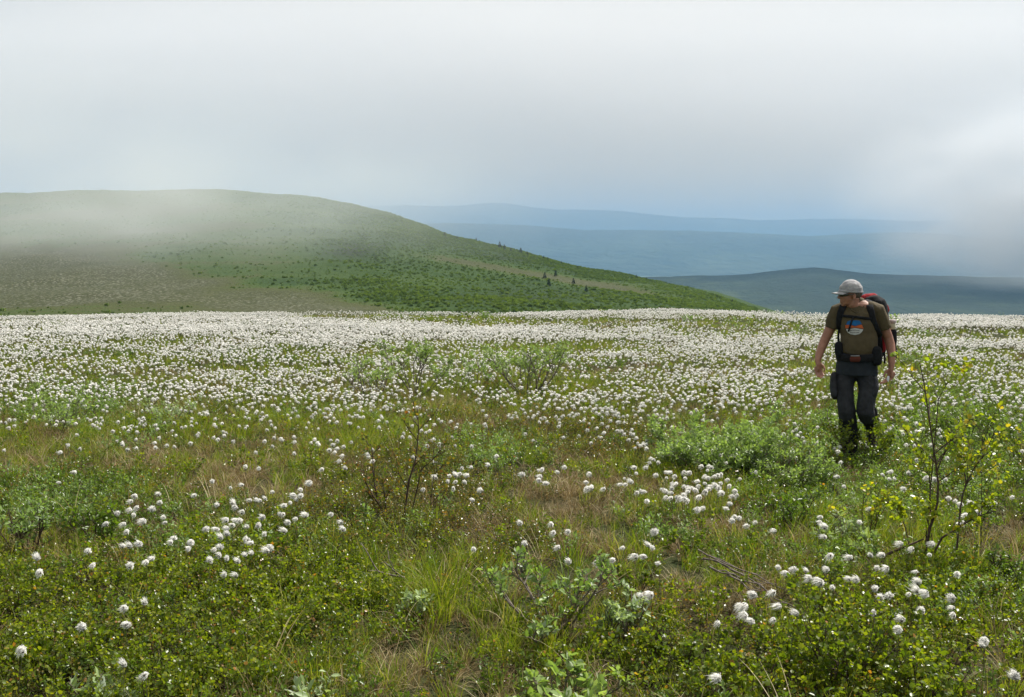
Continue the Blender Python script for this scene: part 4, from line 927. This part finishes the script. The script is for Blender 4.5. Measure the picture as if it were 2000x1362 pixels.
    # grass tussocks that stand out
    for q, (px, py, sc, lab) in enumerate([(870, 1175, 1.75, 'tall green grass tussock left of the gnarled grey willow'), (620, 1345, 1.25, 'curved grass tussock at the bottom left of centre'), (345, 905, 1.2, 'dark green grass tussock among brown straw at left'), (1075, 1270, 1.1, 'short arching grass tussock below the gnarled willow')]):
        g = ground_hit(px, py); r = np.random.default_rng(730 + q)
        t = thing('tussock', lab, 'tussock', g, 0, 'green tussocks in the foreground')
        link('blades', blades(r, 120, .20 * sc, .005, .09 * sc, .5, .5, .15).mesh('blades', [M_GRASS]), t, kind='stuff')
        link('dry_blades', blades(r, 50, .16 * sc, .0042, .10 * sc, .8, .6, .15).mesh('dry_blades', [M_STRAW]), t, kind='stuff')
    # fallen grey twigs
    g = ground_hit(1460, 1190); mpp = math.hypot(g[1], 1.66) / F_PX; r = np.random.default_rng(750)
    t = thing('dead_branch', 'fan of fallen bare grey twigs in the lower right foreground', 'branch', g)
    for q in range(9):
        x0 = r.uniform(-75, -20) * mpp; y0 = r.uniform(.0, .45); x1 = x0 + r.uniform(70, 125) * mpp; y1 = y0 - r.uniform(.15, .45)
        n = 6; s = np.linspace(0, 1, n)[:, None]; P = np.array([x0, y0, .17]) * (1 - s) + np.array([x1, y1, .12]) * s + r.normal(0, .012, (n, 3))
        a = Acc(); v, f = tube(P, np.linspace(.0045, .002, n), 5); a.add(v, f); link('twig', a.mesh('twig', [M_BARKG], smooth=True), t)
    g = ground_hit(770, 1170); mpp = math.hypot(g[1], 1.66) / F_PX
    t = thing('dead_branch', 'bare crooked grey twigs left of the little willow, centre foreground', 'branch', g)
    for pts, rr in [([(790, 1164, 0), (765, 1162, .02), (738, 1157, .04), (727, 1140, .05), (715, 1115, .05), (704, 1100, .06)], .006), ([(785, 1162, 0), (770, 1150, .0), (752, 1135, .02), (742, 1140, .04)], .004), ([(775, 1158, 0), (760, 1130, .02), (757, 1112, .04)], .0035), ([(735, 1155, .04), (722, 1150, .0)], .003)]:
        P = np.array([((a - 770) * mpp, dy, (1170 - b) * mpp * .96 + .10) for a, b, dy in pts]); a = Acc(); v, f = tube(P, np.linspace(rr, rr * .4, len(P)), 5); a.add(v, f); link('twig', a.mesh('twig', [M_BARKG], smooth=True), t)
shrubs()
# ================================================================ THE WALKING MAN
SM = 210.0
def PT(px, py, y=0.0): return np.array([(px - 1680) / SM, y, (908 - py) / SM])
def dome_tube(pts, radii, sides=14, ends=(True, True)):
    P = [np.array(p, float) for p in pts]; R = [np.array(r if np.ndim(r) else (r, r), float) for r in radii]
    def ext(p, q, r):
        d = unit(p - q); m = r.mean(); return [(p + d * m * .45, r * .86), (p + d * m * .8, r * .45)]
    if ends[0]:
        e = ext(P[0], P[1], R[0]); P = [e[1][0], e[0][0]] + P; R = [e[1][1], e[0][1]] + R
    if ends[1]:
        e = ext(P[-1], P[-2], R[-1]); P += [e[0][0], e[1][0]]; R += [e[0][1], e[1][1]]
    return tube(np.array(P), np.array(R), sides)
def ellipsoid(c, r, rot=None, sub=3):
    bm = bmesh.new(); bmesh.ops.create_icosphere(bm, subdivisions=sub, radius=1)
    V = np.array([v.co[:] for v in bm.verts]) * np.array(r); Fq = np.array([[v.index for v in f.verts] for f in bm.faces]); bm.free()
    if rot is not None: V = V @ np.array(rot).T
    return V + np.array(c), [Fq]
def ribbon(P, up, hw, ht):
    P = np.asarray(P, float); n = len(P); T = unit(np.gradient(P, axis=0)); U = np.broadcast_to(np.asarray(up, float), (n, 3))
    A = unit(U - T * (U * T).sum(1, keepdims=True)); B = np.cross(T, A)
    prof = np.array([(1, .4), (.8, 1), (-.8, 1), (-1, .4), (-1, -.4), (-.8, -1), (.8, -1), (1, -.4)]); hw = np.broadcast_to(hw, (n,)); ht = np.broadcast_to(ht, (n,))
    V = (P[:, None] + A[:, None] * (prof[None, :, :1] * hw[:, None, None]) + B[:, None] * (prof[None, :, 1:] * ht[:, None, None])).reshape(-1, 3)
    s = 8; i = np.arange(n - 1)[:, None] * s; j = np.arange(s)[None]; k = (j + 1) % s
    return V, [np.stack([i + j, i + k, i + s + k, i + s + j], -1).reshape(-1, 4), np.arange(s)[::-1][None], (np.arange(s) + (n - 1) * s)[None]]
def remesh(name, parts, mats, voxel=.008, smooth=3, wrinkle=0.0, wscale=14, seed=0, wstretch=(1, 1, .45)):
    a = Acc()
    for v, f in parts: a.add(v, f)
    me = a.mesh(name + '_raw', [])
    bm = bmesh.new(); bm.from_mesh(me); bmesh.ops.recalc_face_normals(bm, faces=bm.faces)
    bm.to_mesh(me); bm.free()
    o = bpy.data.objects.new('tmp', me); COL.objects.link(o)
    m = o.modifiers.new('r', 'REMESH'); m.mode = 'VOXEL'; m.voxel_size = voxel
    if smooth: q = o.modifiers.new('s', 'SMOOTH'); q.iterations = smooth; q.factor = .5
    dg = bpy.context.evaluated_depsgraph_get(); ev = o.evaluated_get(dg); out = bpy.data.meshes.new_from_object(ev)
    COL.objects.unlink(o); bpy.data.objects.remove(o); out.name = name
    n = len(out.vertices); co = np.empty(n * 3, np.float32); out.vertices.foreach_get('co', co); co = co.reshape(-1, 3)
    if wrinkle:
        no = np.empty(n * 3, np.float32); out.vertices.foreach_get('normal', no); no = no.reshape(-1, 3)
        q = co * np.array(wstretch) * wscale
        w = fbm(q[:, 0] + q[:, 1] * .7 + seed, q[:, 2] + q[:, 1] * .5 + q[:, 0] * .4, 3) - .5
        w = np.abs(w) ** .8 * np.sign(w)
        co = co + no * (w * 2 * wrinkle)[:, None]
        out.vertices.foreach_set('co', co.astype(np.float32).ravel())
    out.polygons.foreach_set('use_smooth', np.ones(len(out.polygons), bool)); out.materials.clear()
    for mm in mats: out.materials.append(mm)
    out.update(); return out
def acc_mesh(name, parts, mat, smooth=True):
    a = Acc()
    for v, f in parts: a.add(v, f)
    me = a.mesh(name, [mat], smooth=smooth)
    return me
def cloth(name, c1, c2, bump=.35, scale=30): return plain_mat(name, c1, c2, .85, scale, bump, .2)

def person():
    M_SKIN = plain_mat('tanned_skin', (.27, .125, .08), (.34, .165, .11), .5, 25, .05, .4)
    M_SHIRT = cloth('olive_jersey', (.072, .056, .030), (.092, .073, .041), .3, 18)
    M_TROUS = cloth('dark_grey_ripstop', (.020, .022, .026), (.032, .034, .039), .5, 16)
    M_SLATE = cloth('slate_fabric', (.018, .023, .030), (.025, .031, .039), .4, 14)
    M_BLACK = cloth('black_webbing', (.007, .008, .010), (.014, .015, .018), .3, 60)
    M_CAP = cloth('grey_cap_cloth', (.27, .27, .29), (.38, .38, .39), .5, 22)
    M_RED = cloth('red_nylon', (.30, .014, .018), (.20, .010, .014), .5, 18)
    M_HAIR = plain_mat('short_grey_brown_hair', (.06, .045, .035), (.14, .115, .09), .8, 120, .4)
    M_LENS = plain_mat('dark_lens', (.006, .006, .007), None, .12, spec=.8)
    g = ground_hit(1680, 908)
    rz = -math.atan2(g[0], g[1])
    root = thing('person', 'man walking in grey cap, sunglasses, olive t-shirt and dark trousers, looking left', 'person', g, rz)
    # ---------------- body
    f = np.array([-.93, -.37, 0]); f = f / np.linalg.norm(f); sd = np.array([-f[1], f[0], 0]); sd = sd if sd[1] < 0 else -sd
    C = PT(1663, 580, -.02); RH = np.stack([f, sd, [0, 0, 1]], 1)
    def H(a, b, z): return C + f * a + sd * b + np.array([0, 0, z])
    hd = lambda a, b, z, r: ellipsoid(H(a, b, z), r, RH)
    parts = [hd(-.008, 0, .055, (.095, .074, .092)), hd(.03, 0, .0, (.062, .060, .075)), hd(.035, 0, -.045, (.048, .048, .032)), hd(.062, 0, -.068, (.020, .024, .015)),
             dome_tube([H(.082, 0, .034), H(.098, 0, .014), H(.107, 0, .004)], [.010, .013, .015], 10), hd(.098, .011, .001, (.010, .008, .007)), hd(.098, -.011, .001, (.010, .008, .007)),
             hd(.080, 0, .045, (.022, .048, .013)), hd(.082, 0, -.030, (.014, .024, .007)), hd(.080, 0, -.043, (.014, .022, .008)), hd(.055, .035, .008, (.03, .025, .018)), hd(.055, -.035, .008, (.03, .025, .018)),
             hd(-.012, .076, .012, (.018, .008, .030)), hd(-.012, -.076, .012, (.018, .008, .030)), hd(-.006, .080, -.008, (.010, .007, .012)),
             dome_tube([H(-.025, 0, -.01), H(-.018, 0, -.06), PT(1675, 600, .01), PT(1678, 616, .02)], [(.060, .058), (.056, .056), (.060, .058), (.085, .07)], 16)]
    # arms
    LA = [PT(1643, 606, .02), PT(1630, 632, .03), PT(1617, 660, .02), PT(1612, 672, -.005), PT(1606, 688, -.07), PT(1603, 701, -.12)]
    RA = [PT(1712, 608, .03), PT(1722, 634, .06), PT(1732, 660, .08), PT(1736, 674, .07), PT(1738, 694, .02), PT(1737.5, 714, -.02)]
    for arm in (LA, RA): parts.append(dome_tube(arm, [.056, .050, .044, .042, .037, .027], 14))
    # hands: palm and five bent fingers each
    def hand(w, dirn, side, depth, flip, curl):
        d = unit(np.array(dirn, float)); s = unit(np.array(side, float)); n = unit(np.array(depth, float))
        out_ = [dome_tube([w, w + d * .03, w + d * .075], [(.022, .028), (.018, .038), (.016, .040)], 12)]
        for i, (o_, L) in enumerate([(-.030, .066), (-.010, .078), (.011, .074), (.030, .058)]):
            b = w + d * .075 + s * o_; c1 = b + d * L * .45 + n * curl * .3 * L; c2 = c1 + d * L * .32 + n * curl * .55 * L; c3 = c2 + d * L * .18 + n * curl * .75 * L
            out_.append(dome_tube([b - d * .02, b, c1, c2, c3], [.0098, .0098, .0088, .0080, .0066], 8))
        b = w + d * .022 - s * .030 * flip; out_.append(dome_tube([b + s * flip * .01, b - s * flip * .014 + d * .022 + n * .010, b - s * flip * .020 + d * .05 + n * .022, b - s * flip * .014 + d * .070 + n * .028], [.014, .012, .0105, .008], 8))
        return out_
    parts += hand(LA[-1] + np.array([.0, 0, -.004]), (.09, -.05, -1), (1, -.25, .1), (.35, -.9, 0), -1, .55)
    parts += hand(RA[-1] + np.array([0, 0, -.004]), (-.04, -.08, -1), (.9, .45, 0), (-.6, -.5, 0), 1, .85)
    # trunk and legs (mostly under the clothes)
    parts.append(dome_tube([PT(1678, 604, .02), PT(1677, 625, .02), PT(1677, 655, .02), PT(1676, 690, .02), PT(1674, 712, .02)], [(.14, .07), (.145, .09), (.14, .095), (.138, .09), (.14, .09)], 18))
    parts.append(dome_tube([PT(1655, 738, .01), PT(1655, 800, -.10), PT(1659, 850, -.05), PT(1660, 896, -.02)], [.07, .055, .045, .035], 12))
    parts.append(dome_tube([PT(1692, 738, .01), PT(1690, 798, -.10), PT(1700, 836, .12), PT(1702, 852, .22)], [.07, .055, .042, .033], 12))
    link('body', remesh('body', parts, [M_SKIN], .0065, 2), root)
    # hair at the back of the head below the cap
    link('hair', remesh('hair', [hd(-.030, 0, .030, (.082, .0775, .050)), hd(-.016, .071, .034, (.02, .008, .02))], [M_HAIR], .006, 1), root)
    # ---------------- cap
    bm = bmesh.new(); bmesh.ops.create_icosphere(bm, subdivisions=4, radius=1)
    for v in bm.verts:
        x, y, z = v.co
        fr = max(0, x); z2 = max(z, -.12 - .12 * x if x > 0 else -.12)
        w = 1 + .035 * math.sin(9 * math.atan2(y, x)) * max(0, .8 - abs(z)) + .03 * math.sin(14 * z + 4 * x)
        v.co = (x * .107 * w, y * .086 * w, z2 * .104)
    bmesh.ops.recalc_face_normals(bm, faces=bm.faces); me = bpy.data.meshes.new('cap'); bm.to_mesh(me); bm.free()
    me.materials.append(M_CAP); me.polygons.foreach_set('use_smooth', np.ones(len(me.polygons), bool))
    tilt = Matrix.Rotation(math.radians(-5), 3, 'Y')
    RHm = Matrix([list(r_) for r_ in RH])
    cap = link('cap', me, root); cap.matrix_local = Matrix.Translation(Vector(H(-.008, 0, .062))) @ (RHm @ tilt).to_4x4()
    # brim: curved sheet with thickness
    nb, ma_ = 9, 13; V = []
    for layer in (0, 1):
        for i in range(nb):
            t_ = i / (nb - 1)
            for j in range(ma_):
                th = (j / (ma_ - 1) - .5) * 2.1
                x0, y0 = .098 * math.cos(th), .082 * math.sin(th); ln = .080 * max(0, math.cos(th * 1.02)) ** .55
                V.append((x0 + ln * t_, y0 * (1 - .10 * t_), .0 - .018 * t_ - .22 * (y0 ** 2) * 8 * (.4 + .6 * t_) - layer * .004))
    Fq = []
    idx = lambda l, i, j: l * nb * ma_ + i * ma_ + j
    for i in range(nb - 1):
        for j in range(ma_ - 1):
            Fq.append((idx(0, i, j), idx(0, i + 1, j), idx(0, i + 1, j + 1), idx(0, i, j + 1))); Fq.append((idx(1, i, j), idx(1, i, j + 1), idx(1, i + 1, j + 1), idx(1, i + 1, j)))
    for j in range(ma_ - 1): Fq.append((idx(0, nb - 1, j), idx(1, nb - 1, j), idx(1, nb - 1, j + 1), idx(0, nb - 1, j + 1)))
    brim = link('brim', mk_mesh('brim', np.array(V), [np.array(Fq)], None, [M_CAP], smooth=True), cap, (-.003, 0, -.012))
    link('cap_band', acc_mesh('cap_band', [ribbon(np.array([(.109 * math.cos(t_), .088 * math.sin(t_), -.010) for t_ in np.linspace(0, 2 * math.pi, 33)]), (0, 0, 1), .008, .0025)], M_CAP), cap)
    # sunglasses
    path = [H(a, b, z) for a, b, z in [(-.005, .081, .030), (.03, .078, .030), (.06, .068, .028), (.085, .048, .027), (.099, .022, .028), (.103, 0, .031), (.099, -.022, .028), (.085, -.048, .027), (.05, -.074, .029)]]
    link('sunglasses', acc_mesh('sunglasses', [ribbon(path, (0, 0, 1), np.array([.003, .004, .012, .016, .016, .008, .016, .016, .004]), .003)], M_LENS), root)
    # ---------------- t-shirt
    tors = dome_tube([PT(1678, 591, .04), PT(1676, 597, .035), PT(1674, 604, .03), PT(1675, 616, .02), PT(1677, 634, .012), PT(1679, 652, .01), PT(1679, 668, .0), PT(1678, 680, -.002), PT(1677, 689, .0)],
                     [(.072, .06), (.128, .075), (.168, .092), (.172, .110), (.167, .124), (.163, .130), (.162, .136), (.164, .138), (.160, .130)], 28, (True, False))
    slL = dome_tube([PT(1653, 601, .03), PT(1640, 607, .03), PT(1633, 624, .03), PT(1630, 640, .032)], [.066, .072, .069, .068], 18, (True, False))
    slR = dome_tube([PT(1700, 601, .03), PT(1712, 607, .035), PT(1719, 625, .05), PT(1725.5, 643, .065)], [.066, .074, .072, .070], 18, (True, False))
    shirt_me = remesh('t_shirt', [tors, slL, slR], [M_SHIRT], .007, 3, .0065, 9, 3)
    shirt = link('t_shirt', shirt_me, root)
    bvh = BVHTree.FromPolygons([tuple(v.co) for v in shirt_me.vertices], [tuple(p.vertices) for p in shirt_me.polygons])
    def front(px, py, off):
        p = PT(px, py); h = bvh.ray_cast(Vector((p[0], -2, p[2])), Vector((0, 1, 0)))[0]
        return np.array([p[0], (h.y if h else 0) - off, p[2]])
    link('collar', acc_mesh('collar', [dome_tube([PT(1662, 597, -.035), PT(1666, 604, -.062), PT(1674, 609.5, -.078), PT(1683, 605, -.062), PT(1689, 596, -.03)], [.006] * 5, 8)], M_SHIRT), root)
    # chest print: blue over orange over a pale badge with two lines of dark lettering
    def decal(name, poly, mat, off, parent=shirt):
        bm = bmesh.new(); vs = [bm.verts.new((p[0], p[1], 0)) for p in poly]; fc = bm.faces.new(vs)
        bmesh.ops.triangulate(bm, faces=[fc])
        for _ in range(3): bmesh.ops.subdivide_edges(bm, edges=bm.edges[:], cuts=1, use_grid_fill=True)
        for v in bm.verts: v.co = front(v.co.x, v.co.y, off)
        bmesh.ops.recalc_face_normals(bm, faces=bm.faces)
        me = bpy.data.meshes.new(name); bm.to_mesh(me); bm.free(); me.materials.append(mat); link(name, me, root)
    M_BLUE = cloth('blue_print', (.012, .10, .28), (.015, .13, .34), .1); M_ORANGE = cloth('orange_print', (.42, .085, .03), (.50, .12, .04), .1); M_PALE = cloth('pale_print', (.42, .43, .42), (.52, .53, .51), .1)
    decal('blue_print', [(1656, 631.5), (1658, 626), (1662, 624), (1672, 623.5), (1680, 624), (1683, 627.5), (1684, 631), (1680, 631.5), (1673, 634), (1666, 632)], M_BLUE, .0035)
    decal('orange_print', [(1654, 638.8), (1654.5, 632.5), (1660, 632), (1666, 633), (1672, 635), (1680, 632.5), (1684.5, 632), (1687.5, 639.5), (1680, 638), (1672, 636.8), (1663, 638)], M_ORANGE, .0035)
    decal('pale_badge', [(1655.5, 640), (1664, 639.5), (1672, 638.2), (1680, 639.5), (1687, 641), (1684, 646), (1680, 649.5), (1672, 651.2), (1664, 650), (1659, 647), (1656.5, 643)], M_PALE, .0035)
    M_INK = cloth('print_lettering', (.03, .03, .03), (.04, .04, .04), .1)
    for q, (y0, x0, x1) in enumerate([(643.4, 1663, 1680.5), (646.8, 1663.5, 1680)]):
        for k in range(8):      # the two arched lines of small script, too small in the photo to spell
            u = x0 + (x1 - x0) * k / 8; a_ = (y0 - 1.2 * math.sin(math.pi * (k + .5) / 8) * (1 if q == 0 else -.3))
            w_ = (x1 - x0) / 8 * .72; hgt = .9 if k % 3 else 1.5
            link('lettering', acc_mesh('lettering', [ribbon([front(u, a_ + .3, .0055), front(u + w_ * .5, a_ - hgt * .5, .0055), front(u + w_, a_ + .3, .0055)], (0, 0, 1), .0022, .0008)], M_INK), root)
    # ---------------- lower garments
    low = dome_tube([PT(1676, 687, .005), PT(1675, 700, .01), PT(1674.5, 715, .01), PT(1674, 732, .005)], [(.172, .128), (.178, .135), (.184, .142), (.188, .148)], 26, (False, False))
    link('long_shirt_hem', remesh('long_shirt_hem', [low], [M_SLATE], .008, 2, .004, 8, 8), root)
    tl = dome_tube([PT(1658, 724, .01), PT(1653, 748, -.03), PT(1653.5, 780, -.09), PT(1656, 800, -.115), PT(1657, 812, -.095)], [(.092, .105), (.084, .098), (.074, .088), (.074, .082), (.074, .08)], 18, (True, False))
    tr = dome_tube([PT(1690, 724, .01), PT(1694, 748, -.03), PT(1692, 780, -.10), PT(1690.5, 798, -.125), PT(1695, 811, -.06)], [(.092, .105), (.086, .098), (.078, .088), (.078, .082), (.080, .085)], 18, (True, False))
    link('trousers', remesh('trousers', [tl, tr, ellipsoid(PT(1674.5, 728, .01), (.16, .115, .06))], [M_TROUS], .008, 2, .008, 11, 5), root)
    gl = dome_tube([PT(1657, 806, -.10), PT(1658, 822, -.07), PT(1659.5, 845, -.05), PT(1660, 880, -.035)], [(.080, .080), (.084, .084), (.080, .08), (.078, .085)], 16, (False, False))
    gr = dome_tube([PT(1694, 802, -.09), PT(1697.5, 812, .0), PT(1702, 832, .13), PT(1702, 852, .24)], [(.086, .085), (.080, .085), (.070, .075), (.060, .07)], 16, (False, False))
    for q in (gl, gr): link('gaiter', remesh('gaiter', [q], [M_BLACK], .008, 2, .004, 12, 2), root)
    link('boot', remesh('boot', [dome_tube([PT(1660, 872, -.03), PT(1660, 900, -.03)], [.055, .058], 14), dome_tube([PT(1660, 899, .03), PT(1659, 900, -.10), PT(1658, 902, -.20)], [(.048, .045), (.052, .045), (.045, .032)], 14)], [M_BLACK], .008, 2), root)
    link('boot', remesh('boot', [dome_tube([PT(1702, 843, .20), PT(1702, 856, .26)], [.052, .052], 14), dome_tube([PT(1703, 850, .32), PT(1701, 868, .20), PT(1700, 880, .12)], [(.046, .045), (.05, .042), (.044, .03)], 14)], [M_BLACK], .008, 2), root)
    pk = dome_tube([PT(1633, 734, -.02), PT(1632.5, 752, -.05), PT(1634, 768, -.08)], [(.035, .062), (.040, .068), (.036, .066)], 12)
    link('cargo_pocket', remesh('cargo_pocket', [pk], [M_TROUS], .007, 1, .003, 12), root)
    pk = dome_tube([PT(1706, 738, -.03), PT(1707, 755, -.06), PT(1704, 768, -.09)], [(.036, .055), (.038, .060), (.034, .058)], 12)
    link('cargo_pocket', remesh('cargo_pocket', [pk], [M_TROUS], .007, 1, .003, 12), root)

    # ---------------- backpack (a thing of its own, standing in the same frame)
    bp = thing('backpack', 'red and black hiking backpack worn on the back of the walking man', 'backpack', g, rz)
    body = dome_tube([PT(1702, 600, .27), PT(1703, 625, .29), PT(1702, 660, .29), PT(1700, 688, .27)], [(.145, .10), (.155, .125), (.155, .125), (.14, .11)], 20)
    link('pack_body', remesh('pack_body', [body], [M_BLACK], .010, 2, .008, 8, 4), bp)
    link('lid', remesh('lid', [dome_tube([PT(1691, 595, .26), PT(1701, 595, .28), PT(1712, 603, .29), PT(1719, 613, .29)], [(.058, .09), (.064, .10), (.054, .10), (.044, .09)], 18)], [M_RED], .008, 2, .008, 9, 6), bp)
    link('lid_panel', remesh('lid_panel', [dome_tube([PT(1691, 598, .172), PT(1700, 598, .172), PT(1708, 604, .18)], [(.020, .012), (.024, .012), (.026, .012)], 12)], [M_BLACK], .006, 1, .004, 20), bp)
    link('side_panel', remesh('side_panel', [dome_tube([PT(1721, 612, .26), PT(1724, 640, .26), PT(1722, 685, .24)], [(.035, .07), (.033, .07), (.033, .06)], 12)], [M_RED], .008, 1, .003, 12), bp)
    for pts, w_ in (([(1664, 588, .12), (1656, 590, .06), (1650, 597, None), (1646, 607, None), (1643.5, 620, None), (1643, 632, None), (1643, 640, None)], .034), ([(1690, 588, .13), (1697, 590, .07), (1699, 598, None), (1701, 608, None), (1704, 622, None), (1710, 640, None), (1717, 655, None)], .034)):
        P = [front(a, b, .012) if y is None else PT(a, b, y) for a, b, y in pts]
        link('shoulder_strap', acc_mesh('shoulder_strap', [ribbon(P, (1, 0, 0), np.linspace(w_, w_ * .72, len(P)), .010)], M_BLACK), bp)
    link('lower_strap', acc_mesh('lower_strap', [ribbon([front(1643, 638, .008), PT(1641, 655, -.03), PT(1642, 675, .02)], (1, 0, 0), .010, .003)], M_BLACK), bp)
    link('lower_strap', acc_mesh('lower_strap', [ribbon([front(1716, 652, .008), PT(1719, 668, -.01), PT(1720, 684, .05)], (1, 0, 0), .012, .003)], M_BLACK), bp)
    link('chest_strap', acc_mesh('chest_strap', [ribbon([front(u, v, .013) for u, v in ((1648, 615), (1658, 615.5), (1668, 616.5), (1680, 618), (1692, 620), (1702, 621.5))], (0, 0, 1), .012, .004)], M_BLACK), bp)
    link('strap_end', acc_mesh('strap_end', [ribbon([front(1669, 617, .014), front(1666, 625, .012), front(1662.5, 636, .012), front(1660, 645, .012)], (1, 0, 0), .008, .003)], M_BLACK), bp)
    th = np.linspace(-math.pi, math.pi, 40)
    link('hip_belt', acc_mesh('hip_belt', [ribbon(np.stack([PT(1677, 0)[0] + .185 * np.sin(th), .005 - .147 * np.cos(th), np.full(40, (908 - 693.5) / SM) + .012 * np.cos(th) * -1], 1), (0, 0, 1), .034, .010)], M_BLACK), bp)
    for c_, r_, s_ in ((PT(1642, 681, -.07), (.036, .035), .05), (PT(1711, 694, -.075), (.045, .04), .06)):
        link('belt_pouch', remesh('belt_pouch', [dome_tube([c_ + np.array([0, 0, s_]), c_, c_ - np.array([0, 0, s_ * .8])], [r_, (r_[0] * 1.08, r_[1] * 1.05), r_], 12)], [M_BLACK], .006, 1, .003, 15), bp)
    M_BUCK = plain_mat('buckle_grey', (.18, .18, .19), None, .4); M_RUSTY = cloth('rust_red_fabric', (.085, .022, .014), (.11, .03, .02), .2)
    link('buckle', acc_mesh('buckle', [ribbon([PT(1664, 690.5, -.155), PT(1672, 691, -.160), PT(1680, 690.5, -.155)], (0, 0, 1), .006, .004)], M_BUCK), bp)
    link('belt_purse', remesh('belt_purse', [dome_tube([PT(1666, 697, -.152), PT(1678, 697, -.152)], [(.030, .014)] * 2 if False else [(.014, .030)] * 2, 10)], [M_RUSTY], .005, 1), bp)
    link('bottle_pocket', remesh('bottle_pocket', [dome_tube([PT(1741, 650, .24), PT(1741, 668, .24), PT(1739, 690, .24)], [.036, .038, .034], 14)], [M_BLACK], .007, 1, .002, 15), bp)
    for a, b in (((1724.5, 690, .10), (1726, 711, .10)), ((1746, 682, .24), (1746.5, 703, .24))):
        link('hanging_strap', acc_mesh('hanging_strap', [ribbon([PT(*a), PT((a[0] + b[0]) / 2 + .7, (a[1] + b[1]) / 2, a[2]), PT(*b)], (1, 0, 0), .009, .003)], M_BLACK), bp)
    # ---------------- bottle in the side pocket
    wb = thing('water_bottle', 'cream bottle with pinkish lid in side pocket of the backpack', 'bottle', g, rz)
    M_CREAM = plain_mat('cream_plastic', (.50, .47, .33), None, .35); M_PINK = plain_mat('pinkish_lid', (.50, .42, .42), None, .45)
    link('bottle_body', acc_mesh('bottle_body', [tube([PT(1740.5, 664, .24), PT(1740.5, 640, .24), PT(1740.5, 636.5, .24), PT(1740.5, 634.5, .24)], [.029, .029, .028, .025], 20)], M_CREAM), wb)
    link('bottle_lid', acc_mesh('bottle_lid', [tube([PT(1740.5, 635, .24), PT(1740.5, 634.6, .24), PT(1740.5, 628.6, .24), PT(1740.5, 627.6, .24)], [.026, .032, .033, .030], 20)], M_PINK), wb)
    wp = thing('white_packet', 'small white packet held in the left hand of the walking man', 'packet', g, rz)
    link('packet', acc_mesh('packet', [dome_tube([PT(1731.5, 733, -.055), PT(1730.8, 738, -.06), PT(1730.5, 742, -.06)], [(.011, .008), (.012, .009), (.010, .008)], 10)], plain_mat('white_plastic', (.72, .74, .78), None, .4)), wp)
person()
for o_ in [o for o in COL.objects if o.name in ('person', 'backpack', 'water_bottle', 'white_packet')]:
    o_.rotation_euler.y = -.036      # he leans a little to the side he looks to
